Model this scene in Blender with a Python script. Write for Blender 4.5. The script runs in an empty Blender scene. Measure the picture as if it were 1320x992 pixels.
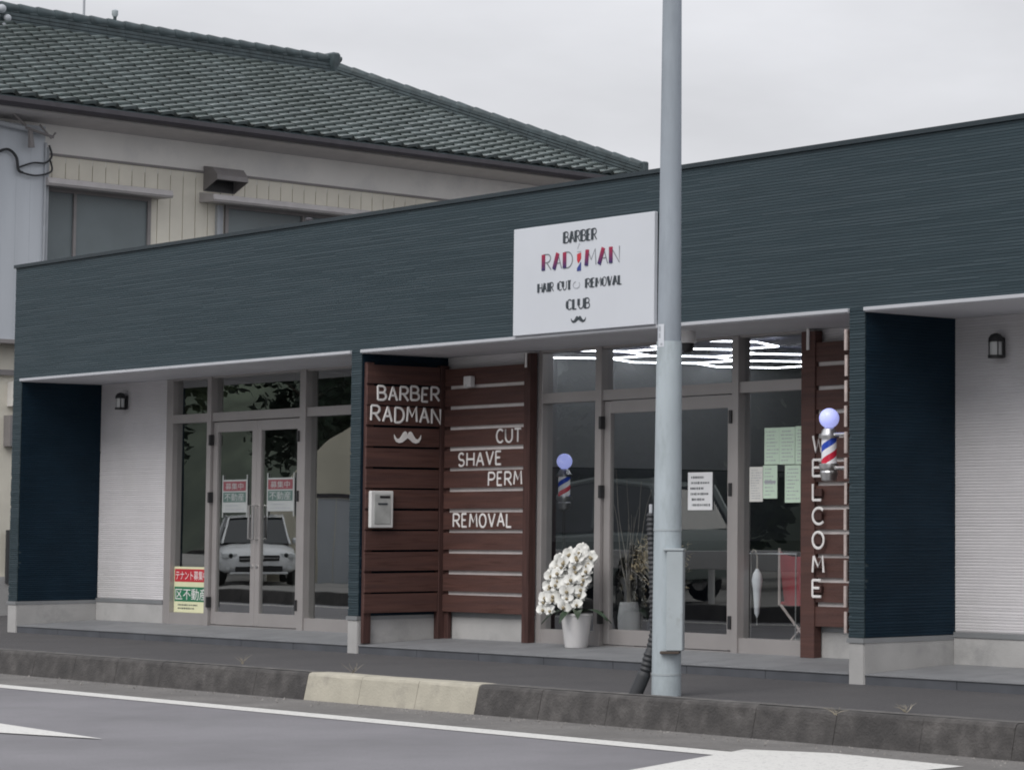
import bpy, math, random
from mathutils import Vector, Matrix
random.seed(7)
R = math.radians
PI = math.pi
scene = bpy.context.scene
col = scene.collection

# ------------------------------------------------------------------ helpers
ORG = {}                       # world origin of every root / part

def tag(o, label=None, cat=None, group=None, kind=None):
    if label: o['label'] = label
    if cat: o['category'] = cat
    if group: o['group'] = group
    if kind: o['kind'] = kind
    return o

def thing(name, label, cat, loc=(0, 0, 0), group=None):
    o = bpy.data.objects.new(name, None)
    o.empty_display_size = .1
    col.objects.link(o)
    o.location = loc
    ORG[o.name] = Vector(loc)
    return tag(o, label, cat, group)

class MB:
    """collects faces in world coordinates, builds ONE mesh object"""
    def __init__(s): s.v = []; s.f = []; s.sm = []
    def add(s, vs, fs, smooth=False):
        b = len(s.v)
        s.v += [tuple(p) for p in vs]
        s.f += [tuple(i + b for i in f) for f in fs]
        s.sm += [smooth] * len(fs)
        return s
    def box(s, x0, x1, y0, y1, z0, z1, M=None):
        vs = [(x, y, z) for z in (z0, z1) for y in (y0, y1) for x in (x0, x1)]
        if M: vs = [M @ Vector(p) for p in vs]
        return s.add(vs, [(0, 2, 3, 1), (4, 5, 7, 6), (0, 1, 5, 4), (2, 6, 7, 3), (0, 4, 6, 2), (1, 3, 7, 5)])
    def bbox(s, x0, x1, y0, y1, z0, z1, b=.004, M=None):
        """box with chamfered edges"""
        xs, ys, zs = (x0, x1), (y0, y1), (z0, z1)
        vs = []; idx = {}
        for i in (0, 1):
            for j in (0, 1):
                for k in (0, 1):
                    sx, sy, sz = (1 - 2 * i) * b, (1 - 2 * j) * b, (1 - 2 * k) * b
                    for a, p in enumerate([(xs[i], ys[j] + sy, zs[k] + sz), (xs[i] + sx, ys[j], zs[k] + sz), (xs[i] + sx, ys[j] + sy, zs[k])]):
                        idx[i, j, k, a] = len(vs); vs.append(p)
        I = lambda i, j, k, a: idx[i, j, k, a]
        fs = [(I(0,0,0,0), I(0,0,1,0), I(0,1,1,0), I(0,1,0,0)), (I(1,0,0,0), I(1,1,0,0), I(1,1,1,0), I(1,0,1,0)),
              (I(0,0,0,1), I(1,0,0,1), I(1,0,1,1), I(0,0,1,1)), (I(0,1,0,1), I(0,1,1,1), I(1,1,1,1), I(1,1,0,1)),
              (I(0,0,0,2), I(0,1,0,2), I(1,1,0,2), I(1,0,0,2)), (I(0,0,1,2), I(1,0,1,2), I(1,1,1,2), I(0,1,1,2))]
        for j in (0, 1):
            for k in (0, 1): fs.append((I(0,j,k,1), I(1,j,k,1), I(1,j,k,2), I(0,j,k,2)))
        for i in (0, 1):
            for k in (0, 1): fs.append((I(i,0,k,0), I(i,1,k,0), I(i,1,k,2), I(i,0,k,2)))
        for i in (0, 1):
            for j in (0, 1): fs.append((I(i,j,0,0), I(i,j,1,0), I(i,j,1,1), I(i,j,0,1)))
        for i in (0, 1):
            for j in (0, 1):
                for k in (0, 1): fs.append((I(i,j,k,0), I(i,j,k,1), I(i,j,k,2)))
        if M: vs = [M @ Vector(p) for p in vs]
        return s.add(vs, fs)
    def poly(s, pts): return s.add(pts, [tuple(range(len(pts)))])
    def prism(s, pts, d):
        """closed polygon pts (3d) extruded by vector d"""
        n = len(pts); d = Vector(d)
        vs = [Vector(p) for p in pts] + [Vector(p) + d for p in pts]
        fs = [tuple(range(n)), tuple(range(2 * n - 1, n - 1, -1))]
        fs += [(i, (i + 1) % n, (i + 1) % n + n, i + n) for i in range(n)]
        return s.add(vs, fs)
    def tube(s, pts, r, n=8, cap=True, flat=None):
        """swept tube; flat=(vector, factor) squashes it along vector"""
        P = [Vector(p) for p in pts]
        rs = r if isinstance(r, (list, tuple)) else [r] * len(P)
        vs = []; fs = []
        up = None
        for i, p in enumerate(P):
            t = (P[min(i + 1, len(P) - 1)] - P[max(i - 1, 0)])
            if t.length < 1e-9: t = Vector((0, 0, 1))
            t.normalize()
            if up is None:
                up = Vector((0, 0, 1)) if abs(t.z) < .9 else Vector((1, 0, 0))
            a = t.cross(up)
            if a.length < 1e-6: a = t.orthogonal()
            a.normalize(); b = a.cross(t); b.normalize(); up = b
            for k in range(n):
                an = 2 * PI * k / n
                q = (a * math.cos(an) + b * math.sin(an)) * rs[i]
                if flat:
                    fv = Vector(flat[0]); c = q.dot(fv); q = q - fv * c * (1 - flat[1])
                vs.append(p + q)
        for i in range(len(P) - 1):
            for k in range(n):
                fs.append((i * n + k, i * n + (k + 1) % n, (i + 1) * n + (k + 1) % n, (i + 1) * n + k))
        if cap:
            fs.append(tuple(range(n - 1, -1, -1))); fs.append(tuple((len(P) - 1) * n + k for k in range(n)))
        return s.add(vs, fs, True)
    def lathe(s, prof, c=(0, 0, 0), n=24, M=None, smooth=True):
        """prof: (r, z) list, axis z through c"""
        vs = []; fs = []
        for r, z in prof:
            for k in range(n):
                a = 2 * PI * k / n
                vs.append(Vector((c[0] + r * math.cos(a), c[1] + r * math.sin(a), c[2] + z)))
        m = len(prof)
        for i in range(m - 1):
            for k in range(n):
                fs.append((i * n + k, i * n + (k + 1) % n, (i + 1) * n + (k + 1) % n, (i + 1) * n + k))
        fs.append(tuple(range(n - 1, -1, -1))); fs.append(tuple((m - 1) * n + k for k in range(n)))
        if M: vs = [M @ p for p in vs]
        return s.add(vs, fs, smooth)
    def ball(s, c, r, n=24, m=14, sz=1.0):
        prof = [(r * math.sin(PI * i / m) + 1e-5, -r * math.cos(PI * i / m) * sz) for i in range(m + 1)]
        return s.lathe(prof, c, n)
    def build(s, name, mat, parent=None, recalc=False):
        me = bpy.data.meshes.new(name)
        o = bpy.data.objects.new(name, me)
        col.objects.link(o)
        off = ORG[parent.name] if parent else Vector((0, 0, 0))
        me.from_pydata([tuple(Vector(p) - off) for p in s.v], [], s.f)
        me.polygons.foreach_set('use_smooth', s.sm)
        me.materials.append(mat)
        if recalc:
            import bmesh
            b = bmesh.new(); b.from_mesh(me); bmesh.ops.recalc_face_normals(b, faces=b.faces); b.to_mesh(me); b.free()
        if any(s.sm): me.set_sharp_from_angle(angle=R(42))
        me.update()
        if parent: o.parent = parent
        ORG[o.name] = off
        return o

def structure(mb, name, mat): return tag(mb.build(name, mat), kind='structure')

def copy_tree(o, parent=None):
    c = o.copy(); col.objects.link(c)
    if parent: c.parent = parent
    for ch in list(o.children): copy_tree(ch, c)
    return c

# ------------------------------------------------------------------ materials
def newmat(name):
    m = bpy.data.materials.new(name); m.use_nodes = True
    nt = m.node_tree
    return m, nt, nt.nodes['Principled BSDF']

def N(nt, typ, **kw):
    n = nt.nodes.new(typ)
    for k, v in kw.items(): setattr(n, k, v)
    return n

def mix_rgb(nt, fac, a, b, mode='MIX'):
    n = N(nt, 'ShaderNodeMix', data_type='RGBA', blend_type=mode)
    for sock, val in ((0, fac), (6, a), (7, b)):
        if hasattr(val, 'links') or isinstance(val, bpy.types.NodeSocket): nt.links.new(val, n.inputs[sock])
        elif sock == 0: n.inputs[0].default_value = val
        else: n.inputs[sock].default_value = (*val[:3], 1)
    return n.outputs[2]

def mat(name, c, rough=.6, var=.12, scale=6., spec=.5, metal=0., bump=0., bscale=60., stretch=(1, 1, 1), dirt=None, dscale=1.5, dthr=.55, dsoft=.12, coat=0.):
    """colour with two octaves of noise variation, optional patchy dirt colour and fine bump"""
    m, nt, p = newmat(name)
    tc = N(nt, 'ShaderNodeTexCoord')
    mp = N(nt, 'ShaderNodeMapping'); mp.inputs['Scale'].default_value = stretch
    nt.links.new(tc.outputs['Object'], mp.inputs[0])
    n1 = N(nt, 'ShaderNodeTexNoise'); n1.inputs['Scale'].default_value = scale; n1.inputs['Detail'].default_value = 6
    nt.links.new(mp.outputs[0], n1.inputs[0])
    a = tuple(x * (1 - var) for x in c); b = tuple(min(1, x * (1 + var)) for x in c)
    rp = N(nt, 'ShaderNodeMapRange'); rp.inputs[1].default_value = .3; rp.inputs[2].default_value = .7
    nt.links.new(n1.outputs[0], rp.inputs[0])
    out = mix_rgb(nt, rp.outputs[0], a, b)
    if dirt:
        n2 = N(nt, 'ShaderNodeTexNoise'); n2.inputs['Scale'].default_value = dscale; n2.inputs['Detail'].default_value = 8; n2.inputs['Roughness'].default_value = .65
        nt.links.new(mp.outputs[0], n2.inputs[0])
        r2 = N(nt, 'ShaderNodeMapRange'); r2.inputs[1].default_value = dthr - dsoft; r2.inputs[2].default_value = dthr + dsoft
        nt.links.new(n2.outputs[0], r2.inputs[0])
        out = mix_rgb(nt, r2.outputs[0], out, dirt)
    nt.links.new(out, p.inputs['Base Color'])
    p.inputs['Roughness'].default_value = rough
    p.inputs['Specular IOR Level'].default_value = spec
    p.inputs['Metallic'].default_value = metal
    if coat: p.inputs['Coat Weight'].default_value = coat
    if bump:
        n3 = N(nt, 'ShaderNodeTexNoise'); n3.inputs['Scale'].default_value = bscale; n3.inputs['Detail'].default_value = 5
        nt.links.new(tc.outputs['Object'], n3.inputs[0])
        bp = N(nt, 'ShaderNodeBump'); bp.inputs['Strength'].default_value = bump; bp.inputs['Distance'].default_value = .01
        nt.links.new(n3.outputs[0], bp.inputs['Height']); nt.links.new(bp.outputs[0], p.inputs['Normal'])
    return m

def emit(name, c, s):
    m, nt, p = newmat(name)
    p.inputs['Base Color'].default_value = (*c, 1)
    p.inputs['Emission Color'].default_value = (*c, 1); p.inputs['Emission Strength'].default_value = s
    p.inputs['Roughness'].default_value = .3
    return m

def glass(name, ior, tint=(.86, .9, .89)):
    m, nt, p = newmat(name); nt.nodes.remove(p)
    out = nt.nodes['Material Output']
    tr = N(nt, 'ShaderNodeBsdfTransparent'); tr.inputs[0].default_value = (*tint, 1)
    gl = N(nt, 'ShaderNodeBsdfGlossy'); gl.inputs['Roughness'].default_value = .0; gl.inputs[0].default_value = (.95, .97, .96, 1)
    # faint waviness of float glass
    tc = N(nt, 'ShaderNodeTexCoord'); ns = N(nt, 'ShaderNodeTexNoise'); ns.inputs['Scale'].default_value = 1.3; ns.inputs['Detail'].default_value = 1
    nt.links.new(tc.outputs['Object'], ns.inputs[0])
    bp = N(nt, 'ShaderNodeBump'); bp.inputs['Strength'].default_value = .1; bp.inputs['Distance'].default_value = .01
    nt.links.new(ns.outputs[0], bp.inputs['Height']); nt.links.new(bp.outputs[0], gl.inputs['Normal'])
    ge = N(nt, 'ShaderNodeNewGeometry')
    dt = N(nt, 'ShaderNodeVectorMath', operation='DOT_PRODUCT'); nt.links.new(ge.outputs['Normal'], dt.inputs[0]); nt.links.new(ge.outputs['Incoming'], dt.inputs[1])
    ab = N(nt, 'ShaderNodeMath', operation='ABSOLUTE'); nt.links.new(dt.outputs['Value'], ab.inputs[0])
    om = N(nt, 'ShaderNodeMath', operation='SUBTRACT'); om.inputs[0].default_value = 1; nt.links.new(ab.outputs[0], om.inputs[1])
    pw = N(nt, 'ShaderNodeMath', operation='POWER'); nt.links.new(om.outputs[0], pw.inputs[0]); pw.inputs[1].default_value = 5
    fr = N(nt, 'ShaderNodeMath', operation='MULTIPLY_ADD'); nt.links.new(pw.outputs[0], fr.inputs[0]); fr.inputs[1].default_value = 1 - ior; fr.inputs[2].default_value = ior
    ms = N(nt, 'ShaderNodeMixShader')
    nt.links.new(fr.outputs[0], ms.inputs[0]); nt.links.new(tr.outputs[0], ms.inputs[1]); nt.links.new(gl.outputs[0], ms.inputs[2])
    nt.links.new(ms.outputs[0], out.inputs[0])
    return m

M = {}
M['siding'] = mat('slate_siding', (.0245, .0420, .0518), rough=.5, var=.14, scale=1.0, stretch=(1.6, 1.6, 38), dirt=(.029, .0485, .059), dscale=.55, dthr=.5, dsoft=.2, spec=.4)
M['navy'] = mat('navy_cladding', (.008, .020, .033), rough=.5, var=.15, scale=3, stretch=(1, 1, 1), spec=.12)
M['whitewall'] = mat('white_siding', (.60, .585, .60), rough=.6, var=.05, scale=2.2, dirt=(.54, .53, .53), dscale=.9, dthr=.6)
M['plinth'] = mat('concrete_plinth', (.40, .395, .39), rough=.8, var=.1, scale=3, dirt=(.27, .27, .27), dscale=2.5, dthr=.66, bump=.3, bscale=90)
M['flashing'] = mat('drip_flashing', (.27, .28, .29), rough=.4, var=.05, metal=.3)
M['soffit'] = mat('soffit_board', (.62, .62, .65), rough=.6, var=.05, scale=1.5)
M['trim'] = mat('white_trim', (.46, .47, .50), rough=.4, var=.04)
M['coping'] = mat('parapet_coping', (.03, .042, .05), rough=.4, var=.1, metal=.3)
M['alu'] = mat('bronze_aluminium', (.35, .33, .325), rough=.38, var=.05, scale=3, metal=.25)
M['black'] = mat('black_plastic', (.02, .02, .022), rough=.45, var=.1)
M['steel'] = mat('brushed_steel', (.6, .6, .6), rough=.28, var=.05, metal=.9)
M['roofing'] = mat('flat_roof_sheet', (.3, .31, .32), rough=.7, var=.15)
M['wood'] = mat('stained_boards', (.100, .048, .039), rough=.62, var=.4, scale=2.2, stretch=(1.2, 1.2, 22), dirt=(.070, .036, .032), dscale=1.1, dthr=.52, bump=.25, bscale=40, spec=.35)
M['woodpost'] = mat('stained_posts', (.066, .033, .029), rough=.65, var=.3, scale=3, stretch=(12, 12, 1), spec=.3)
M['woodend'] = mat('pale_board_ends', (.45, .38, .36), rough=.8, var=.15, scale=20)
M['paint'] = mat('white_paint_letters', (.78, .76, .75), rough=.6, var=.08, scale=14)
M['gap_backing'] = mat('pale_gap_backing', (.66, .62, .61), rough=.7, var=.08, scale=8)
M['ink'] = mat('dark_print', (.035, .045, .055), rough=.6, var=.05)
M['signwhite'] = mat('sign_board_white', (.58, .605, .65), rough=.45, var=.03, scale=1.5)
M['inkmid'] = mat('mid_print', (.16, .17, .19), rough=.6, var=.05)
M['inkgrey'] = mat('grey_print', (.35, .37, .40), rough=.6, var=.05)
M['pole'] = mat('pole_lower_paint', (.39, .44, .47), rough=.55, var=.08, scale=3, stretch=(3, 3, .8), dirt=(.29, .33, .345), dscale=2.6, dthr=.62, spec=.4)
M['polegrey'] = mat('pole_upper_concrete', (.29, .325, .365), rough=.7, var=.08, scale=3, stretch=(3, 3, .6), dirt=(.23, .26, .295), dscale=2.0, dthr=.6)
M['polebox'] = mat('pole_box_paint', (.36, .40, .42), rough=.5, var=.08, scale=4, dirt=(.17, .16, .14), dscale=5, dthr=.68)
M['tile'] = mat('step_tile', (.19, .195, .205), rough=.6, var=.12, scale=4, bump=.15, bscale=70)
M['tileedge'] = mat('step_riser', (.075, .08, .092), rough=.7, var=.2, scale=3)
M['asph'] = mat('pavement_asphalt', (.066, .064, .068), rough=.9, var=.25, scale=30, dirt=(.085, .082, .084), dscale=1.3, dthr=.55, dsoft=.2, bump=.8, bscale=150)
M['kerb'] = mat('kerb_concrete', (.082, .077, .075), rough=.92, var=.35, scale=9, dirt=(.04, .038, .038), dscale=2.6, dthr=.55, dsoft=.15, bump=.9, bscale=55)
M['kerbtop'] = mat('kerb_pale_top', (.15, .145, .14), rough=.92, var=.3, scale=12, dirt=(.09, .086, .084), dscale=5, dthr=.5, bump=.9, bscale=70)
M['kerby'] = mat('kerb_cream_paint', (.40, .375, .31), rough=.8, var=.1, scale=5, dirt=(.26, .24, .21), dscale=3.5, dthr=.64, dsoft=.1, bump=.4, bscale=60)
M['ground'] = mat('gravel_ground', (.14, .135, .13), rough=.95, var=.2, scale=4, bump=.5, bscale=40)
M['lot'] = mat('parking_lot_concrete', (.30, .295, .285), rough=.9, var=.15, scale=.6, dirt=(.22, .215, .21), dscale=.3, dthr=.5)
M['house_white'] = mat('house_plaster', (.82, .80, .77), rough=.8, var=.05, scale=1.5, dirt=(.70, .69, .68), dscale=1.2, dthr=.62)
M['house_beige'] = mat('house_beige_siding', (.74, .705, .61), rough=.6, var=.05, scale=2, dirt=(.66, .625, .54), dscale=1.1, dthr=.6)
M['house_blue'] = mat('house_blue_grey_sheet', (.50, .53, .57), rough=.6, var=.05, scale=1.2, stretch=(3, 3, .4), dirt=(.46, .49, .53), dscale=.8, dthr=.55)
M['house_trim'] = mat('house_brown_grey_trim', (.24, .225, .225), rough=.6, var=.1)
M['awning'] = mat('awning_metal', (.42, .40, .40), rough=.5, var=.08)
M['eave'] = mat('eave_board', (.52, .50, .50), rough=.7, var=.06)
M['gutter'] = mat('gutter_dark', (.05, .046, .054), rough=.5, var=.15)
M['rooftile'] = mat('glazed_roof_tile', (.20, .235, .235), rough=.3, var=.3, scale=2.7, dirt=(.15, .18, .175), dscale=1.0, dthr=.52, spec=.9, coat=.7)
def valley_shade(m, u0, w):  # shaded side of the tile rolls painted as dark stripes in the valleys
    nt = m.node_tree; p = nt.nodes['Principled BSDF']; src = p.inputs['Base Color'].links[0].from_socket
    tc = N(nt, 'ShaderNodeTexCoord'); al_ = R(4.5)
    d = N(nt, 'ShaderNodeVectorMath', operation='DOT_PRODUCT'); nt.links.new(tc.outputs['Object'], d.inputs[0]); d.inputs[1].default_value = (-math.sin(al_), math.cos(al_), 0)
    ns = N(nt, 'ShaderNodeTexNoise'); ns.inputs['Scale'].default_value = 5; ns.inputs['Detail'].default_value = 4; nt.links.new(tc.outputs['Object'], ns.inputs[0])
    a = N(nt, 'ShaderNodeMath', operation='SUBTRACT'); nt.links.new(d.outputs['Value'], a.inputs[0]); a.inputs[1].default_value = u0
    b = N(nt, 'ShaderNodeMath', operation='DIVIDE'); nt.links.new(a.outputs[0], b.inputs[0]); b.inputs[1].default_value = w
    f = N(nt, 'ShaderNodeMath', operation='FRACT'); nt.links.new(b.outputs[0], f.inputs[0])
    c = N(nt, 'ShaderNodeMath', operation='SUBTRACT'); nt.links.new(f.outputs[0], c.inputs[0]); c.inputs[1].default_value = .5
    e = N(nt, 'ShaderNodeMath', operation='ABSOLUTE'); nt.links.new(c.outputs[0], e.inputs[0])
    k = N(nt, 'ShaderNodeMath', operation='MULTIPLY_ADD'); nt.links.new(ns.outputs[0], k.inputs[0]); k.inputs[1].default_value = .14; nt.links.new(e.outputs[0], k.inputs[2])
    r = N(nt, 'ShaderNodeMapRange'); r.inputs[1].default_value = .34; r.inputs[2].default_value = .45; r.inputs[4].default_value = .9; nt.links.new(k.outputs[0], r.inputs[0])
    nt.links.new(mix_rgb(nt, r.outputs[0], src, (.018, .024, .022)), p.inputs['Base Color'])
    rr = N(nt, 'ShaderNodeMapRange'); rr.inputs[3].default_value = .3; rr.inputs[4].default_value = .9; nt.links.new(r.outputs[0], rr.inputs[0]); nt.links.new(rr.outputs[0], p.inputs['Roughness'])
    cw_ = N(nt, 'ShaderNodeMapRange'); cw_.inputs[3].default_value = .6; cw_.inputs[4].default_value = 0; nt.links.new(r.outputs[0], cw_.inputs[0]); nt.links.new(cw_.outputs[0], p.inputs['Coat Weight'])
valley_shade(M['rooftile'], -1.5, .29)
M['ridge'] = mat('ridge_tile', (.045, .062, .068), rough=.5, var=.3, scale=8, spec=.4)
M['shutter'] = mat('window_shutter', (.15, .18, .19), rough=.35, var=.12, scale=1.4)
M['pipe'] = mat('grey_pipe', (.38, .40, .43), rough=.5, var=.08)
M['cable'] = mat('dark_cable', (.03, .032, .036), rough=.6, var=.1)
M['pot'] = mat('white_plastic_pot', (.70, .69, .69), rough=.4, var=.03)
M['leaf'] = mat('orchid_leaf', (.03, .055, .03), rough=.35, var=.25, scale=8)
M['lamp_glass'] = mat('frosted_glass', (.55, .56, .56), rough=.35, var=.03)
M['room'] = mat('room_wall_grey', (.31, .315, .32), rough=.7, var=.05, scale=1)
M['roommid'] = mat('room_reflection_grey', (.10, .108, .118), rough=.4, var=.25, scale=1.4)
M['roomdark'] = mat('room_dark_panel', (.018, .021, .032), rough=.5, var=.2, scale=2)
M['ceil'] = mat('room_ceiling_navy', (.04, .043, .085), rough=.7, var=.1)
M['floor'] = mat('room_floor', (.03, .031, .036), rough=.45, var=.2, scale=2)
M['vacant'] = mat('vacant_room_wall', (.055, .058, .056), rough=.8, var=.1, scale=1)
M['red'] = mat('red_canvas', (.27, .012, .022), rough=.7, var=.15)
M['towel'] = mat('white_umbrella_cloth', (.70, .71, .74), rough=.7, var=.06)
M['straw'] = mat('dried_straw', (.36, .29, .19), rough=.9, var=.3, scale=12)
M['twig'] = mat('pale_twig', (.30, .27, .24), rough=.9, var=.2)
M['paper'] = mat('white_notice_paper', (.74, .75, .77), rough=.7, var=.02)
M['papergreen'] = mat('green_notice_paper', (.56, .70, .57), rough=.7, var=.03)
M['paperpink'] = mat('pale_notice_paper', (.66, .66, .63), rough=.7, var=.03)
M['sred'] = mat('sticker_red', (.50, .025, .04), rough=.5, var=.06)
M['sgreen'] = mat('sticker_green', (.02, .17, .085), rough=.5, var=.06)
M['dimwhite'] = mat('glass_dimmed_white', (.40, .42, .42), rough=.6, var=.05)  # dimming and reflection of the glass put into these poster colours
M['dimred'] = mat('glass_dimmed_red', (.24, .07, .085), rough=.6, var=.1)
M['dimgreen'] = mat('glass_dimmed_green', (.10, .16, .145), rough=.6, var=.1)
M['scream'] = mat('sticker_cream', (.72, .72, .48), rough=.5, var=.04)
M['silver'] = mat('silver_car_paint', (.74, .76, .78), rough=.25, var=.03, metal=.0, coat=.6)
M['carwhite'] = mat('white_car_paint', (.78, .79, .80), rough=.25, var=.02, coat=.6)
M['carglass'] = mat('car_glass', (.02, .025, .028), rough=.06, var=.1, spec=.8)
M['tyre'] = mat('tyre_rubber', (.02, .02, .02), rough=.9, var=.2)
M['headlamp'] = mat('headlamp_glass', (.75, .78, .80), rough=.1, var=.03)
M['vault'] = mat('warehouse_sheet', (.68, .64, .52), rough=.6, var=.06, scale=1.2)
M['bark'] = mat('tree_bark', (.07, .055, .045), rough=.9, var=.3, scale=8)
M['crown'] = mat('tree_leaves', (.045, .07, .035), rough=.7, var=.5, scale=2.5)
M['crown2'] = mat('conifer_leaves', (.03, .05, .035), rough=.7, var=.5, scale=2.5)
M['hill'] = mat('wooded_hillside', (.085, .105, .075), rough=.9, var=.5, scale=.35, dirt=(.045, .06, .045), dscale=.16, dthr=.5)
M['grit'] = mat('grit_stone', (.22, .21, .20), rough=.95, var=.5, scale=9)
M['rail'] = mat('guard_rail_white', (.62, .62, .62), rough=.5, var=.06)
M['weed'] = mat('dry_weed', (.30, .27, .21), rough=.9, var=.3, scale=20)
M['orb'] = emit('lit_globe', (.44, .48, .95), .55)
M['led'] = emit('led_tube', (.93, .95, 1.0), 9)

# road: asphalt with two tones, aggregate, patches
def road_mat():
    m = mat('road_asphalt', (.205, .20, .215), rough=.85, var=.12, scale=60, dirt=(.155, .152, .163), dscale=.7, dthr=.54, dsoft=.16, bump=.5, bscale=220)
    return m
M['road'] = road_mat()

M['gut'] = mat('dusty_gutter_asphalt', (.185, .178, .172), rough=.9, var=.2, scale=25, dirt=(.12, .115, .112), dscale=1.8, dthr=.52, dsoft=.2, bump=.6, bscale=160)

def marking_mat():
    m, nt, p = newmat('road_paint')
    tc = N(nt, 'ShaderNodeTexCoord'); n1 = N(nt, 'ShaderNodeTexNoise'); n1.inputs['Scale'].default_value = 34; n1.inputs['Detail'].default_value = 8; n1.inputs['Roughness'].default_value = .7
    nt.links.new(tc.outputs['Object'], n1.inputs[0])
    r = N(nt, 'ShaderNodeMapRange'); r.inputs[1].default_value = .54; r.inputs[2].default_value = .70
    nt.links.new(n1.outputs[0], r.inputs[0])
    nt.links.new(mix_rgb(nt, r.outputs[0], (.60, .595, .575), (.27, .27, .275)), p.inputs['Base Color'])
    p.inputs['Roughness'].default_value = .7
    return m
M['mark'] = marking_mat()

def two_tone(name, top, bot, z0, z1):
    """printed gradient from bot (z0) to top (z1) in object space"""
    m, nt, p = newmat(name)
    tc = N(nt, 'ShaderNodeTexCoord'); sp = N(nt, 'ShaderNodeSeparateXYZ'); nt.links.new(tc.outputs['Object'], sp.inputs[0])
    r = N(nt, 'ShaderNodeMapRange'); r.inputs[1].default_value = z0; r.inputs[2].default_value = z1
    nt.links.new(sp.outputs[2], r.inputs[0])
    nt.links.new(mix_rgb(nt, r.outputs[0], bot, top), p.inputs['Base Color']); p.inputs['Roughness'].default_value = .6
    return m

def stripes(name, turns, zscale, glow):
    """helical red / white / blue band round the object z axis (printed on the drum)"""
    m, nt, p = newmat(name)
    tc = N(nt, 'ShaderNodeTexCoord'); sp = N(nt, 'ShaderNodeSeparateXYZ'); nt.links.new(tc.outputs['Object'], sp.inputs[0])
    at = N(nt, 'ShaderNodeMath', operation='ARCTAN2'); nt.links.new(sp.outputs[1], at.inputs[0]); nt.links.new(sp.outputs[0], at.inputs[1])
    d = N(nt, 'ShaderNodeMath', operation='DIVIDE'); nt.links.new(at.outputs[0], d.inputs[0]); d.inputs[1].default_value = 2 * PI / turns
    z = N(nt, 'ShaderNodeMath', operation='MULTIPLY'); nt.links.new(sp.outputs[2], z.inputs[0]); z.inputs[1].default_value = zscale
    a = N(nt, 'ShaderNodeMath', operation='SUBTRACT'); nt.links.new(d.outputs[0], a.inputs[0]); nt.links.new(z.outputs[0], a.inputs[1])
    f = N(nt, 'ShaderNodeMath', operation='FRACT'); nt.links.new(a.outputs[0], f.inputs[0])
    cr = N(nt, 'ShaderNodeValToRGB'); cr.color_ramp.interpolation = 'CONSTANT'
    e = cr.color_ramp.elements
    e[0].position = 0; e[0].color = (.55, .03, .06, 1); e[1].position = .25; e[1].color = (.78, .78, .82, 1)
    for pos, c in ((.5, (.03, .07, .42, 1)), (.75, (.78, .78, .82, 1))):
        x = e.new(pos); x.color = c
    nt.links.new(f.outputs[0], cr.inputs[0]); nt.links.new(cr.outputs[0], p.inputs['Base Color'])
    nt.links.new(cr.outputs[0], p.inputs['Emission Color']); p.inputs['Emission Strength'].default_value = glow
    p.inputs['Roughness'].default_value = .12
    return m

G_left = glass('reflective_shop_glass', .30, (.92, .95, .94))
G_right = glass('clear_shop_glass', .16, (.90, .93, .94))

def petal_mat():
    m = mat('orchid_petal', (.78, .78, .75), rough=.55, var=.04, scale=10)
    return m
M['petal'] = petal_mat()
M['lip'] = mat('orchid_lip', (.30, .25, .16), rough=.6, var=.1)

# ------------------------------------------------------------------ stroke lettering
def arc(cx, cy, rx, ry, a0, a1, n=10):
    return [(cx + rx * math.cos(R(a0 + (a1 - a0) * i / n)), cy + ry * math.sin(R(a0 + (a1 - a0) * i / n))) for i in range(n + 1)]
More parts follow.
